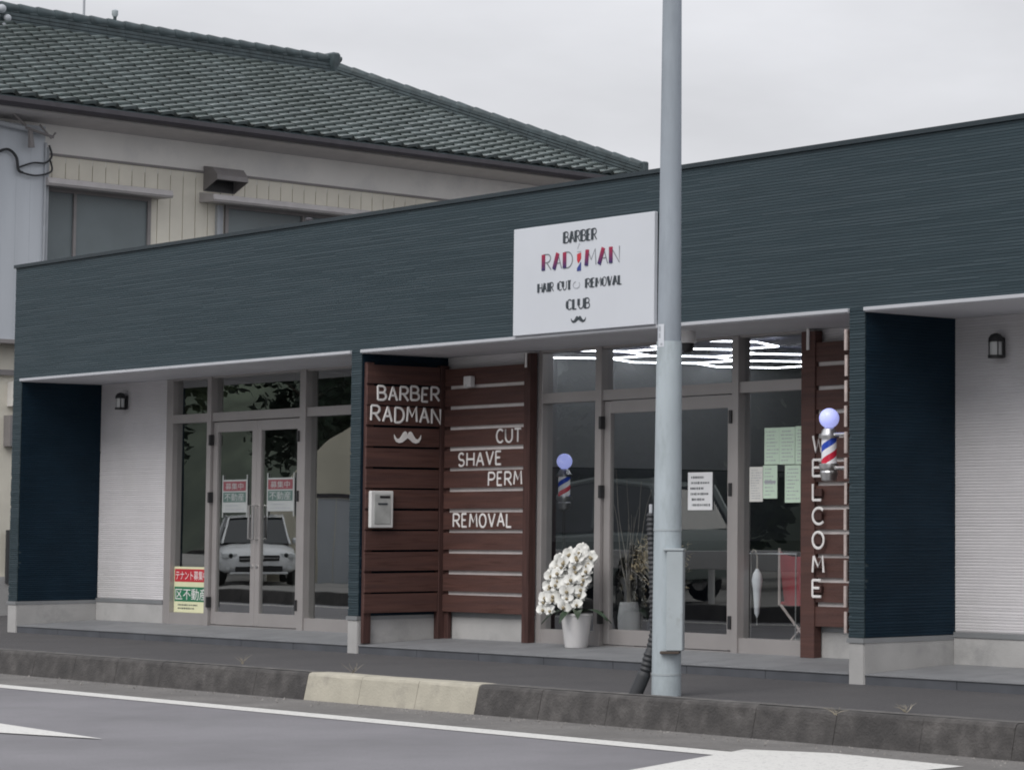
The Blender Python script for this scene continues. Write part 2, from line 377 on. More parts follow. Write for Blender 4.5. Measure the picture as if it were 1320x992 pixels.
# strokes: list of polylines; first ones flagged 'T' are the heavy stems of the printed fancy letters
GL = {
 'A': [('T', [(0, 0), (.5, 1)]), ('', [(.5, 1), (1, 0)]), ('', [(.2, .36), (.8, .36)])],
 'B': [('T', [(0, 0), (0, 1)]), ('', [(0, 1), (.5, 1)] + arc(.5, .76, .4, .24, 90, -90)[1:] + [(0, .52)]), ('', [(.5, .52)] + arc(.55, .26, .45, .26, 90, -90)[1:] + [(0, 0)])],
 'C': [('T', arc(.55, .5, .55, .5, 140, 220, 6)), ('', arc(.55, .5, .55, .5, 45, 315, 18))],
 'D': [('T', [(0, 0), (0, 1)]), ('', [(0, 1), (.35, 1)] + arc(.35, .5, .65, .5, 90, -90, 14)[1:] + [(0, 0)])],
 'E': [('T', [(0, 0), (0, 1)]), ('', [(0, 1), (.85, 1)]), ('', [(0, .52), (.7, .52)]), ('', [(0, 0), (.88, 0)])],
 'H': [('T', [(0, 0), (0, 1)]), ('', [(1, 0), (1, 1)]), ('', [(0, .5), (1, .5)])],
 'I': [('T', [(.5, 0), (.5, 1)])],
 'L': [('T', [(0, 0), (0, 1)]), ('', [(0, 0), (.85, 0)])],
 'M': [('T', [(0, 0), (.1, 1)]), ('', [(.1, 1), (.5, .35), (.9, 1), (1, 0)])],
 'N': [('T', [(0, 0), (0, 1)]), ('', [(0, 1), (1, 0), (1, 1)])],
 'O': [('T', arc(.5, .5, .5, .5, 140, 220, 6)), ('', arc(.5, .5, .5, .5, 0, 360, 24))],
 'P': [('T', [(0, 0), (0, 1)]), ('', [(0, 1), (.5, 1)] + arc(.5, .73, .45, .27, 90, -90)[1:] + [(0, .46)])],
 'R': [('T', [(0, 0), (0, 1)]), ('', [(0, 1), (.5, 1)] + arc(.5, .74, .42, .26, 90, -90)[1:] + [(0, .48)]), ('', [(.4, .48), (1, 0)])],
 'S': [('', arc(.5, .74, .42, .26, 30, 270, 12) + arc(.5, .25, .46, .25, 90, -150, 12)[1:])],
 'T': [('T', [(.5, 0), (.5, 1)]), ('', [(0, 1), (1, 1)])],
 'U': [('T', [(0, 1), (0, .35)]), ('', [(0, 1), (0, .38)] + arc(.5, .38, .5, .38, 180, 360, 12)[1:] + [(1, 1)])],
 'V': [('T', [(0, 1), (.5, 0)]), ('', [(.5, 0), (1, 1)])],
 'W': [('', [(0, 1), (.27, 0), (.5, .75), (.73, 0), (1, 1)])],
}
WID = {'I': .25, 'M': 1.15, 'W': 1.3, 'E': .8, 'L': .8, 'T': .9, 'S': .85}

def lettering(mb, text, o, du, u0, u1, z0, h, r, normal, thick=None, jitter=0., heavy=None, tilt=0., nseg=6, only=None):
    """tubes squashed flat; text fills u0..u1 along du from point o. heavy: radius of 'T' stems; only: 'T' / '' filter"""
    du = Vector(du); nv = Vector(normal); o = Vector(o)
    rnd = random.Random(sum(map(ord, text)))
    ws = [WID.get(c, 1.) if c != ' ' else .55 for c in text]
    gap = .38
    tot = sum(ws) + gap * (len(text) - 1)
    k = (u1 - u0) / tot
    x = u0
    for c, w in zip(text, ws):
        if c != ' ':
            jz = rnd.uniform(-1, 1) * jitter * h; jr = rnd.uniform(-1, 1) * jitter * .6
            for flag, pl in GL[c]:
                if only is not None and (flag == 'T') != (only == 'T'): continue
                pts = []
                for a, b in pl:
                    uu = x + a * w * k + b * jr * h
                    zz = z0 + b * h + jz + tilt * (uu - u0)
                    pts.append(o + du * uu + Vector((0, 0, zz)))
                rr = heavy if (heavy and flag == 'T') else r
                mb.tube(pts, rr, nseg, flat=(nv, thick or .5))
        x += (w + gap) * k
    return mb

def moustache(mb, c, du, w, h, normal, d):
    """moustache silhouette, extruded"""
    c = Vector(c); du = Vector(du)
    half = [(0, .18), (.08, .42), (.2, .5), (.33, .38), (.45, .12), (.6, -.12), (.78, -.16), (.9, .0), (1.0, .22), (.98, -.12), (.84, -.4), (.62, -.5), (.38, -.42), (.18, -.22), (0, -.06)]
    up = half[:9]; lo = half[9:]
    outline = [(-x, z) for x, z in up[::-1]][:-1] + up + lo + [(-x, z) for x, z in lo[::-1]][1:]
    pts = [c + du * (x * w / 2) + Vector((0, 0, z * h)) for x, z in outline]
    mb.prism(pts, Vector(normal) * d)
    return mb

def font_text(body, o, du, width, height, normal, matl, name, parent, d=.0015):
    """text from Blender's own typeface as a mesh fitted to a rectangle"""
    cu = bpy.data.curves.new(name, 'FONT'); cu.body = body; cu.resolution_u = 2
    t = bpy.data.objects.new(name + '_tmp', cu); col.objects.link(t)
    bpy.context.view_layer.update()
    me = bpy.data.meshes.new_from_object(t.evaluated_get(bpy.context.evaluated_depsgraph_get()))
    bpy.data.objects.remove(t); bpy.data.curves.remove(cu)
    xs = [v.co.x for v in me.vertices]; ys = [v.co.y for v in me.vertices]
    x0, x1, y0, y1 = min(xs), max(xs), min(ys), max(ys)
    du = Vector(du); o = Vector(o) - ORG[parent.name]; nv = Vector(normal)
    for v in me.vertices:
        v.co = o + du * ((v.co.x - x0) / (x1 - x0) * width) + Vector((0, 0, (v.co.y - y0) / (y1 - y0) * height)) + nv * d
    me.name = name; me.materials.clear(); me.materials.append(matl)
    ob = bpy.data.objects.new(name, me); col.objects.link(ob); ob.parent = parent; ORG[ob.name] = ORG[parent.name]
    return ob

# ------------------------------------------------------------------ camera
F, CX, CY, W0, H0 = 3435.375, 1245.58, 449.605, 1320, 992
cam = bpy.data.cameras.new('camera'); co = bpy.data.objects.new('camera', cam); col.objects.link(co)
co.location = (28.016, -13.3068, 1.1525)
co.rotation_euler = (PI / 2 + .066224, 0, .783622)
cam.sensor_fit = 'HORIZONTAL'; cam.sensor_width = 36; cam.lens = F / W0 * 36
cam.shift_x = (W0 / 2 - CX) / W0; cam.shift_y = -(H0 / 2 - CY) / W0
cam.clip_start = .2; cam.clip_end = 2000
scene.camera = co

# ------------------------------------------------------------------ light
world = bpy.data.worlds.new('World'); scene.world = world; world.use_nodes = True
nt = world.node_tree; bg = nt.nodes['Background']
sky = N(nt, 'ShaderNodeTexSky', sky_type='NISHITA'); sky.sun_disc = False
SUN_EL, SUN_AZ = 47, 160          # azimuth measured from +Y towards +X
sky.sun_elevation = R(SUN_EL); sky.sun_rotation = R(SUN_AZ); sky.dust_density = 4; sky.air_density = 1.2
hs = N(nt, 'ShaderNodeHueSaturation'); hs.inputs['Saturation'].default_value = .25
nt.links.new(sky.outputs[0], hs.inputs['Color'])
tc = N(nt, 'ShaderNodeTexCoord'); sp = N(nt, 'ShaderNodeSeparateXYZ'); nt.links.new(tc.outputs['Generated'], sp.inputs[0])
el = N(nt, 'ShaderNodeMapRange'); el.inputs[1].default_value = 0; el.inputs[2].default_value = 1; el.inputs[3].default_value = 5.85; el.inputs[4].default_value = 11.0
nt.links.new(sp.outputs[2], el.inputs[0])
mp = N(nt, 'ShaderNodeMapping'); mp.inputs['Scale'].default_value = (3, 3, 9); nt.links.new(tc.outputs['Generated'], mp.inputs[0])
cn = N(nt, 'ShaderNodeTexNoise'); cn.inputs['Scale'].default_value = 2.6; cn.inputs['Detail'].default_value = 5; nt.links.new(mp.outputs[0], cn.inputs[0])
cr = N(nt, 'ShaderNodeMapRange'); cr.inputs[1].default_value = .3; cr.inputs[2].default_value = .7; cr.inputs[3].default_value = .90; cr.inputs[4].default_value = 1.08
nt.links.new(cn.outputs[0], cr.inputs[0])
mu = N(nt, 'ShaderNodeMath', operation='MULTIPLY'); nt.links.new(el.outputs[0], mu.inputs[0]); nt.links.new(cr.outputs[0], mu.inputs[1])
grey = N(nt, 'ShaderNodeVectorMath', operation='SCALE'); grey.inputs[0].default_value = (.985, .995, 1.045); nt.links.new(mu.outputs[0], grey.inputs['Scale'])
nt.links.new(mix_rgb(nt, .85, hs.outputs[0], grey.outputs[0]), bg.inputs[0])
bg.inputs[1].default_value = .1
sl = bpy.data.lights.new('sun', 'SUN'); sl.energy = 1.5; sl.angle = R(35); sl.color = (1, .97, .93)
so = bpy.data.objects.new('sun', sl); col.objects.link(so)
az, e_ = R(SUN_AZ), R(SUN_EL)
sd = Vector((math.sin(az) * math.cos(e_), math.cos(az) * math.cos(e_), math.sin(e_)))
so.rotation_euler = sd.to_track_quat('Z', 'Y').to_euler()

vs = scene.view_settings; vs.view_transform = 'Standard'; vs.look = 'None'; vs.gamma = 1; vs.exposure = 0.25
scene.cycles.use_denoising = True
scene.cycles.filter_width = 1.9
scene.cycles.max_bounces = 8; scene.cycles.transparent_max_bounces = 16

# ------------------------------------------------------------------ ground, road, kerb
Z_ROAD = -.2
g = MB(); g.poly([(-900, -900, -.26), (900, -900, -.26), (900, 900, -.26), (-900, 900, -.26)]); structure(g, 'ground', M['ground'])
g = MB(); g.box(-120, 90, -9.4, -2.1, -.25, Z_ROAD); structure(g, 'road', M['road'])
g = MB(); g.box(-120, 90, -1.93, 30, -.25, 0.0); structure(g, 'pavement', M['asph'])
g = MB(); g.box(-120, 90, -60, -9.75, -.25, -.17); structure(g, 'parking_lot', M['lot'])

def kerb_block(mb, x0, x1, rnd):
    j = lambda: rnd.uniform(-.0015, .0015)
    jz, jy = j(), j()
    pr = [(-1.935, -.24), (-1.935, .012), (-2.085, .014), (-2.106, .006), (-2.116, -.012), (-2.122, -.04), (-2.165, -.24)]
    n = 4
    vs = []; fs = []
    for i in range(n + 1):
        x = x0 + (x1 - x0) * i / n
        for y, z in pr: vs.append((x, y + jy + rnd.uniform(-.0015, .0015), z + jz + rnd.uniform(-.0015, .0015)))
    k = len(pr)
    for i in range(n):
        for q in range(k - 1): fs.append((i * k + q, (i + 1) * k + q, (i + 1) * k + q + 1, i * k + q + 1))
    fs.append(tuple(range(k))); fs.append(tuple(n * k + q for q in range(k - 1, -1, -1)))
    mb.add(vs, fs)
rnd = random.Random(3)
kb = MB(); ky = MB(); L = .765
g = MB(); g.poly([(-100, -2.88, Z_ROAD + .0035), (80, -2.88, Z_ROAD + .0035), (80, -2.15, Z_ROAD + .0035), (-100, -2.15, Z_ROAD + .0035)]); structure(g, 'road_gutter', M['gut'])
for i in range(-14, 40):
    x0 = 9.62 + (i) * L; x1 = x0 + L - .005
    kerb_block(ky if 0 <= i < 3 else kb, x0, x1, rnd)
ke = MB(); ke_y = MB()
for i in range(-14, 40):
    x0 = 9.62 + i * L; x1 = x0 + L - .005
    if 0 <= i < 3: continue
    n_ = 12; vs_ = []
    for q_ in range(n_ + 1):
        x = x0 + (x1 - x0) * q_ / n_; a_ = rnd.uniform(.0, .028)
        vs_ += [(x, -1.95 - a_, .0155), (x, -2.072 - .4 * a_, .0165)]
    ke.add(vs_, [(2 * q_, 2 * q_ + 1, 2 * q_ + 3, 2 * q_ + 2) for q_ in range(n_)])
structure(ke, 'kerb_pale_edge', M['kerbtop'])  # paler strip with a ragged outline along the kerb top
structure(kb, 'kerb', M['kerb']); structure(ky, 'kerb_painted_blocks', M['kerby'])
g = MB()
for i in range(-30, 60): kerb_block(g, i * L * -1 - 1, i * L * -1 - 1 + L - .008, rnd)
g.v = [(x, -11.55 - y, z) for x, y, z in g.v]; structure(g, 'kerb_opposite', M['kerb'])

zm = Z_ROAD + .004
def flat(mb, pts): mb.poly([(x, y, zm) for x, y in pts])
g = MB(); flat(g, [(-100, -3.12), (80, -3.12), (80, -2.90), (-100, -2.90)]); structure(g, 'road_edge_line', M['mark'])
g = MB(); flat(g, [(-100, -8.85), (80, -8.85), (80, -8.65), (-100, -8.65)]); structure(g, 'road_edge_line_opposite', M['mark'])
zm += .003
g = MB(); flat(g, [(12.12, -5.11), (10.38, -4.97), (4, -4.45), (4, -7.6), (9, -6.05), (11.17, -5.34)]); structure(g, 'road_wedge_marking', M['mark'])
g = MB(); flat(g, [(15.608, -2.752), (16.195, -2.558), (17.359, -2.628), (17.366, -2.957), (17.308, -6.157), (16.313, -6.707), (16.213, -4.107)][::-1]); structure(g, 'road_stop_marking', M['mark'])

# loose grit gathered along the foot of the kerb
g = MB(); rg = random.Random(77)
for i in range(700):
    x = rg.uniform(3, 18.5); y = -2.19 - abs(rg.gauss(0, .16)); r_ = rg.uniform(.003, .010) * (1.8 if rg.random() < .06 else 1)
    z = Z_ROAD + .004
    a = rg.uniform(0, 6.28); p = [(x + r_ * math.cos(a + k * 2.1), y + r_ * math.sin(a + k * 2.1), z) for k in range(3)] + [(x, y, z + r_ * rg.uniform(.7, 1.3))]
    g.add(p, [(0, 1, 3), (1, 2, 3), (2, 0, 3)])
tag(g.build('gutter_grit', M['grit']), 'loose grit and small stones along the foot of the kerb', 'grit', kind='stuff')

# ------------------------------------------------------------------ shop building
W = .926                 # depth of the recess wall
S = 2.75                 # soffit height
H = 4.005
X3 = 13.71; XE = 20.5
P = [(0, .205), (6.80, 6.972), (13.54, 13.71), (20.33, 20.5)]        # pilasters
B = thing('shop_building', 'long low slate blue shop building with flat parapet and recessed entrances', 'building', (0, 0, 0))

def ribs(mb, a0, a1, z0, z1, fn, pitch=.0225, dep=.005, seg=.5, jit=.0012, rnd=None):
    """horizontal relief siding in small overlapping strips; fn(a, d, z) -> point, d = outwards"""
    rnd = rnd or random.Random(5)
    n = max(1, round((z1 - z0) / pitch)); p = (z1 - z0) / n
    for i in range(n):
        a = a0 - rnd.random() * seg
        zz = z0 + i * p
        while a < a1:
            b = a + seg * rnd.uniform(.6, 1.4)
            s, t = max(a, a0), min(b, a1)
            if b - a0 < .03:
                a = b; continue
            if a1 - t < .03: t = a1; b = a1 + .1
            o = rnd.uniform(-jit, jit); k = rnd.uniform(-.0008, .0008)
            vs = []
            for q, w in ((0., -dep), (.2, 0), (.8, 0), (1., -dep)):
                ex = (o + k if q in (.8,) else o - k) if 0 < q < 1 else 0
                vs.append(fn(s, w + ex, zz + q * p)); vs.append(fn(t, w + ex, zz + q * p))
            mb.add(vs, [(0, 1, 3, 2), (2, 3, 5, 4), (4, 5, 7, 6)])
            a = b
front = lambda y: (lambda a, d, z: (a, y - d, z))          # faces the street (-Y)
right = lambda x: (lambda a, d, z: (x + d, a, z))          # faces +X, a runs along +Y

# fascia
fm = MB(); ribs(fm, 0, XE, S, H - .03, front(0), seg=.7, jit=.0004, dep=.003)
fm.box(0, XE, .006, .12, S + .012, H - .035); fm.box(.0, .012, .006, 9, .34, H - .035)
fm.build('fascia', M['siding'], B)
cm = MB(); cm.box(-.02, XE + .02, -.02, .16, H - .03, H + .005); cm.box(-.02, .14, .16, 9, H - .03, H + .005); cm.build('coping', M['coping'], B)
rf = MB(); rf.box(.02, XE - .02, .13, 8.98, 3.55, 3.62); rf.build('flat_roof', M['roofing'], B)
bw = MB(); bw.box(.0, XE, 8.9, 9.0, -.05, H - .04); bw.box(XE - .1, XE, 1.0, 8.88, -.05, H - .04); bw.build('rear_wall', M['siding'], B)
# pilasters
for a, b in P:
    pm = MB()
    ribs(pm, a, b, .335, S, front(-.003), seg=.4, jit=.0015)
    pm.box(a, b, .004, W + .1, .335, S - .004)
    pm.build('pilaster', M['siding'], B)
    q = MB(); q.bbox(a + .012, b - .004, -.012, .18, -.2, .30, .005); q.box(a + .012, b - .003, .18, W + .1, -.2, .298); q.build('pilaster_base', M['plinth'], B)
    q = MB(); q.box(a - .004, b + .006, -.02, W + .02, .30, .335); q.build('drip_flashing', M['flashing'], B)
# side walls of the recesses (navy, facing right)
for x in (.205, 6.972, 13.71):
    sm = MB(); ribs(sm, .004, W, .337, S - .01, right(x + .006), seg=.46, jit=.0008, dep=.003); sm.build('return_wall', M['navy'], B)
    sm = MB(); sm.box(x - .004, x + .002, .0, W, -.05, .30); sm.build('return_plinth', M['plinth'], B)
# soffits with white edge trim
for a, b in ((.205, 6.80), (6.972, 13.54), (13.71, 20.33)):
    sm = MB(); sm.box(a, b, -.002, W + .05, S - .03, S - .012); sm.build('soffit', M['soffit'], B)
    tm = MB(); tm.bbox(a - (.02 if a < 1 else 0), b, -.024, .004, S - .024, S + .004, .003); tm.build('soffit_trim', M['trim'], B)

def recess_wall(a, b):
    wm = MB(); ribs(wm, a, b, .36, S - .03, front(W), seg=1.4, jit=.0004, dep=.004); wm.box(a, b, W + .005, W + .1, .05, S - .03)
    wm.build('recess_wall', M['whitewall'], B)
    q = MB(); q.box(a, b, W - .012, W + .09, .05, .315); q.build('recess_plinth', M['plinth'], B)
    q = MB(); q.box(a, b, W - .02, W + .0, .318, .357); q.build('recess_flashing', M['flashing'], B)
recess_wall(.212, 1.70); recess_wall(6.98, 8.415); recess_wall(12.065, 13.54); recess_wall(13.716, 15.45)

# entrance steps (tiled, sloping slightly up to the doors)
for a, b in ((.21, 6.80), (6.976, 13.54), (13.714, 20.33)):
    t = MB(); n = round((b - a) / .9)
    for i in range(n):
        x0 = a + (b - a) * i / n + .0025; x1 = a + (b - a) * (i + 1) / n - .0025
        for y0, y1 in ((.012, .45), (.454, W + .03)):
            z = lambda y: .078 + .04 * y
            t.add([(x0, y0, z(y0)), (x1, y0, z(y0)), (x1, y1, z(y1)), (x0, y1, z(y1))], [(0, 1, 2, 3)])
    t.build('step_tiles', M['tile'], B)
    t = MB()
    for i in range(n):
        x0 = a + (b - a) * i / n + .003; x1 = a + (b - a) * (i + 1) / n - .003
        t.box(x0, x1, .004, .05, -.02, .062)
    t.box(a, b, .014, W + .2, -.04, .06); t.build('step_riser', M['tileedge'], B)
    t = MB(); t.bbox(a, b, -.004, .03, .064, .0775, .003); t.build('step_nosing', M['tile'], B)

YG = W + .05             # glass plane
YF0, YF1 = W - .01, W + .11

def storefront(xj0, xj1, m1, m2, xr0, xr1, gl, swing):
    """jamb | sidelight | mullion m1 | double door | mullion m2 | sidelight | jamb"""
    f = MB()
    f.bbox(xj0, xj1, YF0, YF1, .10, S - .03, .003)                     # jambs
    f.bbox(xr0, xr1, YF0, YF1, .10, S - .03, .003)
    for a, b in (m1, m2): f.bbox(a, b, YF0 - .012, YF1, .10, S - .032, .003)
    for a, b in ((xj1, m1[0]), (m1[1], m2[0]), (m2[1], xr0)):
        f.box(a, b, YF0 + .006, YF1, 2.70, S - .03)                       # head
        f.box(a, b, YF0 + .006, YF1 - .01, 2.245, 2.335)                   # transom
    for a, b in ((xj1, m1[0]), (m2[1], xr0)):
        f.box(a, b, YF0 + .006, YF1 - .01, .10, .235)                   # sills
    f.box(m1[1], m2[0], YF0 + .02, YF1, .10, .122)                      # threshold
    fo = f.build('storefront_frame', M['alu'], B)
    for a, b, z0, z1 in ((xj1, m1[0], .235, 2.245), (m2[1], xr0, .235, 2.245), (xj1, m1[0], 2.335, 2.70), (m1[1], m2[0], 2.335, 2.70), (m2[1], xr0, 2.335, 2.70)):
        q = MB(); q.poly([(a, YG, z0), (b, YG, z0), (b, YG, z1), (a, YG, z1)]); q.build('pane', gl, fo)
    mid = (m1[1] + m2[0]) / 2
    for k, (a, b) in enumerate(((m1[1] + .005, mid - .003), (mid + .003, m2[0] - .005))):
        d = MB(); st = .085
        y0, y1 = W + .012, W + .06
        d.bbox(a, a + st, y0, y1, .13, 2.235, .003); d.bbox(b - st, b, y0, y1, .13, 2.235, .003)
        d.box(a + st, b - st, y0 + .003, y1, .13, .26); d.box(a + st, b - st, y0 + .003, y1, 2.13, 2.235)
        do = d.build('door', M['alu'], B)
        q = MB(); q.poly([(a + st, YG - .015, .26), (b - st, YG - .015, .26), (b - st, YG - .015, 2.13), (a + st, YG - .015, 2.13)]); q.build('pane', gl, do)
        hx = (b - .045) if k == 0 else (a + .045)
        h = MB(); h.tube([(hx, y0 + .004, 1.02), (hx, y0 - .05, 1.02), (hx, y0 - .05, 1.36), (hx, y0 + .004, 1.36)], .011, 8); h.build('handle', M['steel'], do)
        h = MB(); h.lathe([(.016, 0), (.016, .012)], n=12, M=Matrix.Translation((hx, y0, .74)) @ Matrix.Rotation(PI / 2, 4, 'X')); h.build('lock', M['steel'], do)
        gx = a if k == 0 else b
        for z in (.36, 1.45, 2.05):
            h = MB(); h.bbox(gx - .016, gx + .016, W - .04, W + .01, z - .055, z + .055, .003); h.build('hinge', M['black'], do)
    return fo
storefront(1.70, 1.835, (2.58, 2.66), (4.41, 4.52), 6.62, 6.795, G_left, 0)
storefront(8.42, 8.48, (9.27, 9.355), (11.12, 11.20), 12.02, 12.06, G_right, 1)
storefront(15.45, 15.58, (16.3, 16.38), (18.1, 18.2), 20.15, 20.325, G_left, 0)

# rooms behind the glass
def room(x0, x1, wall, ceil, y1=7.5, dado=None):
    r = MB()
    r.box(x0, x1, y1, y1 + .05, .05, 2.9); r.box(x0 - .05, x0, YF1 + .005, y1, .05, 2.9); r.box(x1, x1 + .05, YF1 + .005, y1, .05, 2.9)
    r.build('room_wall', wall, B)
    r = MB(); r.box(x0, x1, YF1 + .002, y1, .04, .10); r.build('room_floor', M['floor'], B)
    r = MB(); r.box(x0, x1, YF1 + .003, y1, 2.84, 2.88); r.build('room_ceiling', ceil, B)
    if dado:
        r = MB(); r.box(x0 + .002, x0 + .03, 1.3, y1 - .01, .1, dado); r.box(x0 + .04, x1 - .04, y1 - .04, y1 - .005, .1, dado); r.box(x0 + .03, x0 + .35, 2.2, 6.0, .85, .90)
        r.build('room_dado', M['roomdark'], B)
        r = MB(); r.box(x0 + .031, x0 + .034, 1.3, y1 - .05, 1.0, dado - .01); r.box(x0 + .04, x1 - .04, y1 - .044, y1 - .041, 1.0, dado - .01); r.build('room_reflection_band', M['roommid'], B)  # grey band standing in for the blurred street reflection in the glass
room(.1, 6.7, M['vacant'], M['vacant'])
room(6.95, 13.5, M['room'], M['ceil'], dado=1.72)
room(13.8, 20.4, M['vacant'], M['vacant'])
# partition column glimpsed in the vacant shop
q = MB(); q.box(2.0, 2.35, 2.3, 2.7, .1, 2.84); q.build('room_column', M['vacant'], B)

# ------------------------------------------------------------------ lit hexagon lamps on the barber's ceiling
hexl = thing('hexagon_ceiling_light', 'glowing white honeycomb tube light under the ceiling behind the glass', 'ceiling light', (8.6, 3.6, 2.77))
edges = set(); s_ = .62
def key(p): return (round(p[0], 3), round(p[1], 3))
for i in range(-4, 5):
    for j in range(-6, 7):
        cx = 8.6 + i * 1.5 * s_; cy = 3.6 + (j + (i % 2) * .5) * math.sqrt(3) * s_
        if not (7.6 < cx < 10.6 and 1.5 < cy < 5.6): continue
        if random.random() < .12: continue
        vv = [(cx + s_ * math.cos(R(60 * k)), cy + s_ * math.sin(R(60 * k))) for k in range(6)]
        for k in range(6):
            a, b = key(vv[k]), key(vv[(k + 1) % 6])
            if (b, a) not in edges: edges.add((a, b))
lm = MB()
for a, b in edges: lm.tube([(a[0], a[1], 2.77), (b[0], b[1], 2.77)], .0065, 6)
lm.build('tube', M['led'], hexl)
for k in range(5):
    sm_ = MB(); sm_.tube([(8.0 + .4 * k, 2.4 + .5 * k, 2.785), (8.0 + .4 * k, 2.4 + .5 * k, 2.84)], .01, 6); sm_.build('ceiling_mount', M['black'], hexl)

# ------------------------------------------------------------------ timber screens
def boards(mb, fn, a0, a1, zs, h, t, rnd):
    for z in zs:
        j = rnd.uniform(-.003, .003); k = rnd.uniform(-.002, .002)
        vs = []
        for a in (a0 + rnd.uniform(0, .006), a1 - rnd.uniform(0, .006)):
            for d in (0, t):
                for zz in (z + j, z + h + j): vs.append(fn(a, d + k, zz))
        mb.add(vs, [(0, 1, 3, 2), (4, 6, 7, 5), (0, 4, 5, 1), (2, 3, 7, 6), (0, 2, 6, 4), (1, 5, 7, 3)])
rnd = random.Random(9)
zb = [.365 + .1895 * i for i in range(12)]
BH = .156
# side screen on the return wall, reading BARBER RADMAN
T1 = thing('timber_screen', 'dark brown board screen on the return wall with white BARBER RADMAN letters', 'timber screen', (6.98, .45, .1))
bm_ = MB(); boards(bm_, lambda a, d, z: (7.025 + d, a, z), .012, .80, zb, .170, .02, rnd); bm_.build('boards', M['wood'], T1)
pm = MB(); pm.bbox(6.981, 7.022, .02, .10, .09, 2.64, .003); pm.build('post', M['woodpost'], T1)
pm = MB(); pm.bbox(6.981, 7.05, .802, .895, .11, 2.64, .003); pm.build('post', M['woodpost'], T1)
lt = MB(); XF = 7.049
lettering(lt, 'BARBER', (XF, 0, 0), (0, 1, 0), .125, .785, 2.305, .125, .0115, (1, 0, 0), jitter=.06); lt.build('lettering', M['paint'], T1)
lt = MB(); lettering(lt, 'RADMAN', (XF, 0, 0), (0, 1, 0), .055, .80, 2.105, .135, .0115, (1, 0, 0), jitter=.05); lt.build('lettering', M['paint'], T1)
lt = MB(); moustache(lt, (XF, .445, 1.965), (0, 1, 0), .29, .11, (1, 0, 0), .006); lt.build('moustache_emblem', M['paint'], T1)
# front screen CUT SHAVE PERM REMOVAL
T2 = thing('timber_screen', 'reddish brown slatted board screen with white CUT SHAVE PERM REMOVAL letters', 'timber screen', (7.7, .9, .1))
bm_ = MB(); boards(bm_, lambda a, d, z: (a, .86 - d, z), 7.06, 8.32, zb, BH, .022, rnd); bm_.build('boards', M['wood'], T2)
for a, b in ((8.322, 8.418),): pm = MB(); pm.bbox(a, b, .825, .905, .11, 2.70, .004); pm.build('post', M['woodpost'], T2)
pm = MB(); pm.bbox(7.055, 7.12, .862, .903, .11, 2.6, .003); pm.build('post', M['woodpost'], T2)
pm = MB(); pm.bbox(8.345, 8.372, .815, .825, 2.57, 2.70, .002); pm.build('bracket', M['paint'], T2)
YL = .836
for word, a, b, z, h in (('CUT', 7.90, 8.27, 1.905, .118), ('SHAVE', 7.30, 7.98, 1.705, .118), ('PERM', 7.78, 8.29, 1.522, .118), ('REMOVAL', 7.23, 8.15, 1.145, .118)):
    lt = MB(); lettering(lt, word, (0, YL, 0), (1, 0, 0), a, b, z, h, .0105, (0, -1, 0), jitter=.05); lt.build('lettering', M['paint'], T2)
q = MB(); q.box(7.125, 8.318, .864, .885, .40, 2.50); q.build('gap_backing', M['gap_backing'], T2)  # pale sheet added behind the boards so the gaps read bright
# narrow screen WELCOME right of the entrance, with boards returning on the pilaster
T3 = thing('timber_screen', 'narrow brown board screen with vertical white WELCOME letters right of the entrance', 'timber screen', (12.5, .9, .1))
bm_ = MB(); boards(bm_, lambda a, d, z: (a, .86 - d, z), 12.20, 13.42, zb, BH, .022, rnd); bm_.build('boards', M['wood'], T3)
pm = MB(); pm.bbox(12.07, 12.235, .825, .905, .11, 2.70, .004); pm.build('post', M['wood'], T3)
pm = MB(); pm.bbox(12.145, 12.175, .812, .825, 2.55, 2.72, .002); pm.build('bracket', M['paint'], T3)
q = MB(); q.box(12.24, 13.43, .864, .885, .40, 2.50); q.build('gap_backing', M['gap_backing'], T3)  # pale sheet added here too, to brighten the board gaps
zr = [z + .0 for z in zb]
bm_ = MB(); boards(bm_, lambda a, d, z: (13.488 - d, a, z), .03, .80, zr, BH, .02, rnd); bm_.build('return_boards', M['wood'], T3)
em = MB(); boards(em, lambda a, d, z: (13.492 - d, a, z), .014, .031, zr, BH, .026, rnd); em.build('board_ends', M['woodend'], T3)
pm = MB(); pm.bbox(13.492, 13.536, .05, .12, .09, 2.64, .003); pm.build('post', M['woodpost'], T3)
for i, ch in enumerate('WELCOME'):
    z = 1.735 - .1895 * i
    lt = MB(); lettering(lt, ch, (0, .80, 0), (1, 0, 0), 12.245, 12.245 + (.13 if ch in 'WMOC' else .115), z, .128, .0115, (0, -1, 0)); lt.build('letter', M['paint'], T3)
    lt = MB(); lt.bbox(12.25, 12.34, .806, .824, z + .03, z + .09, .002); lt.build('letter_spacer', M['woodpost'], T3)

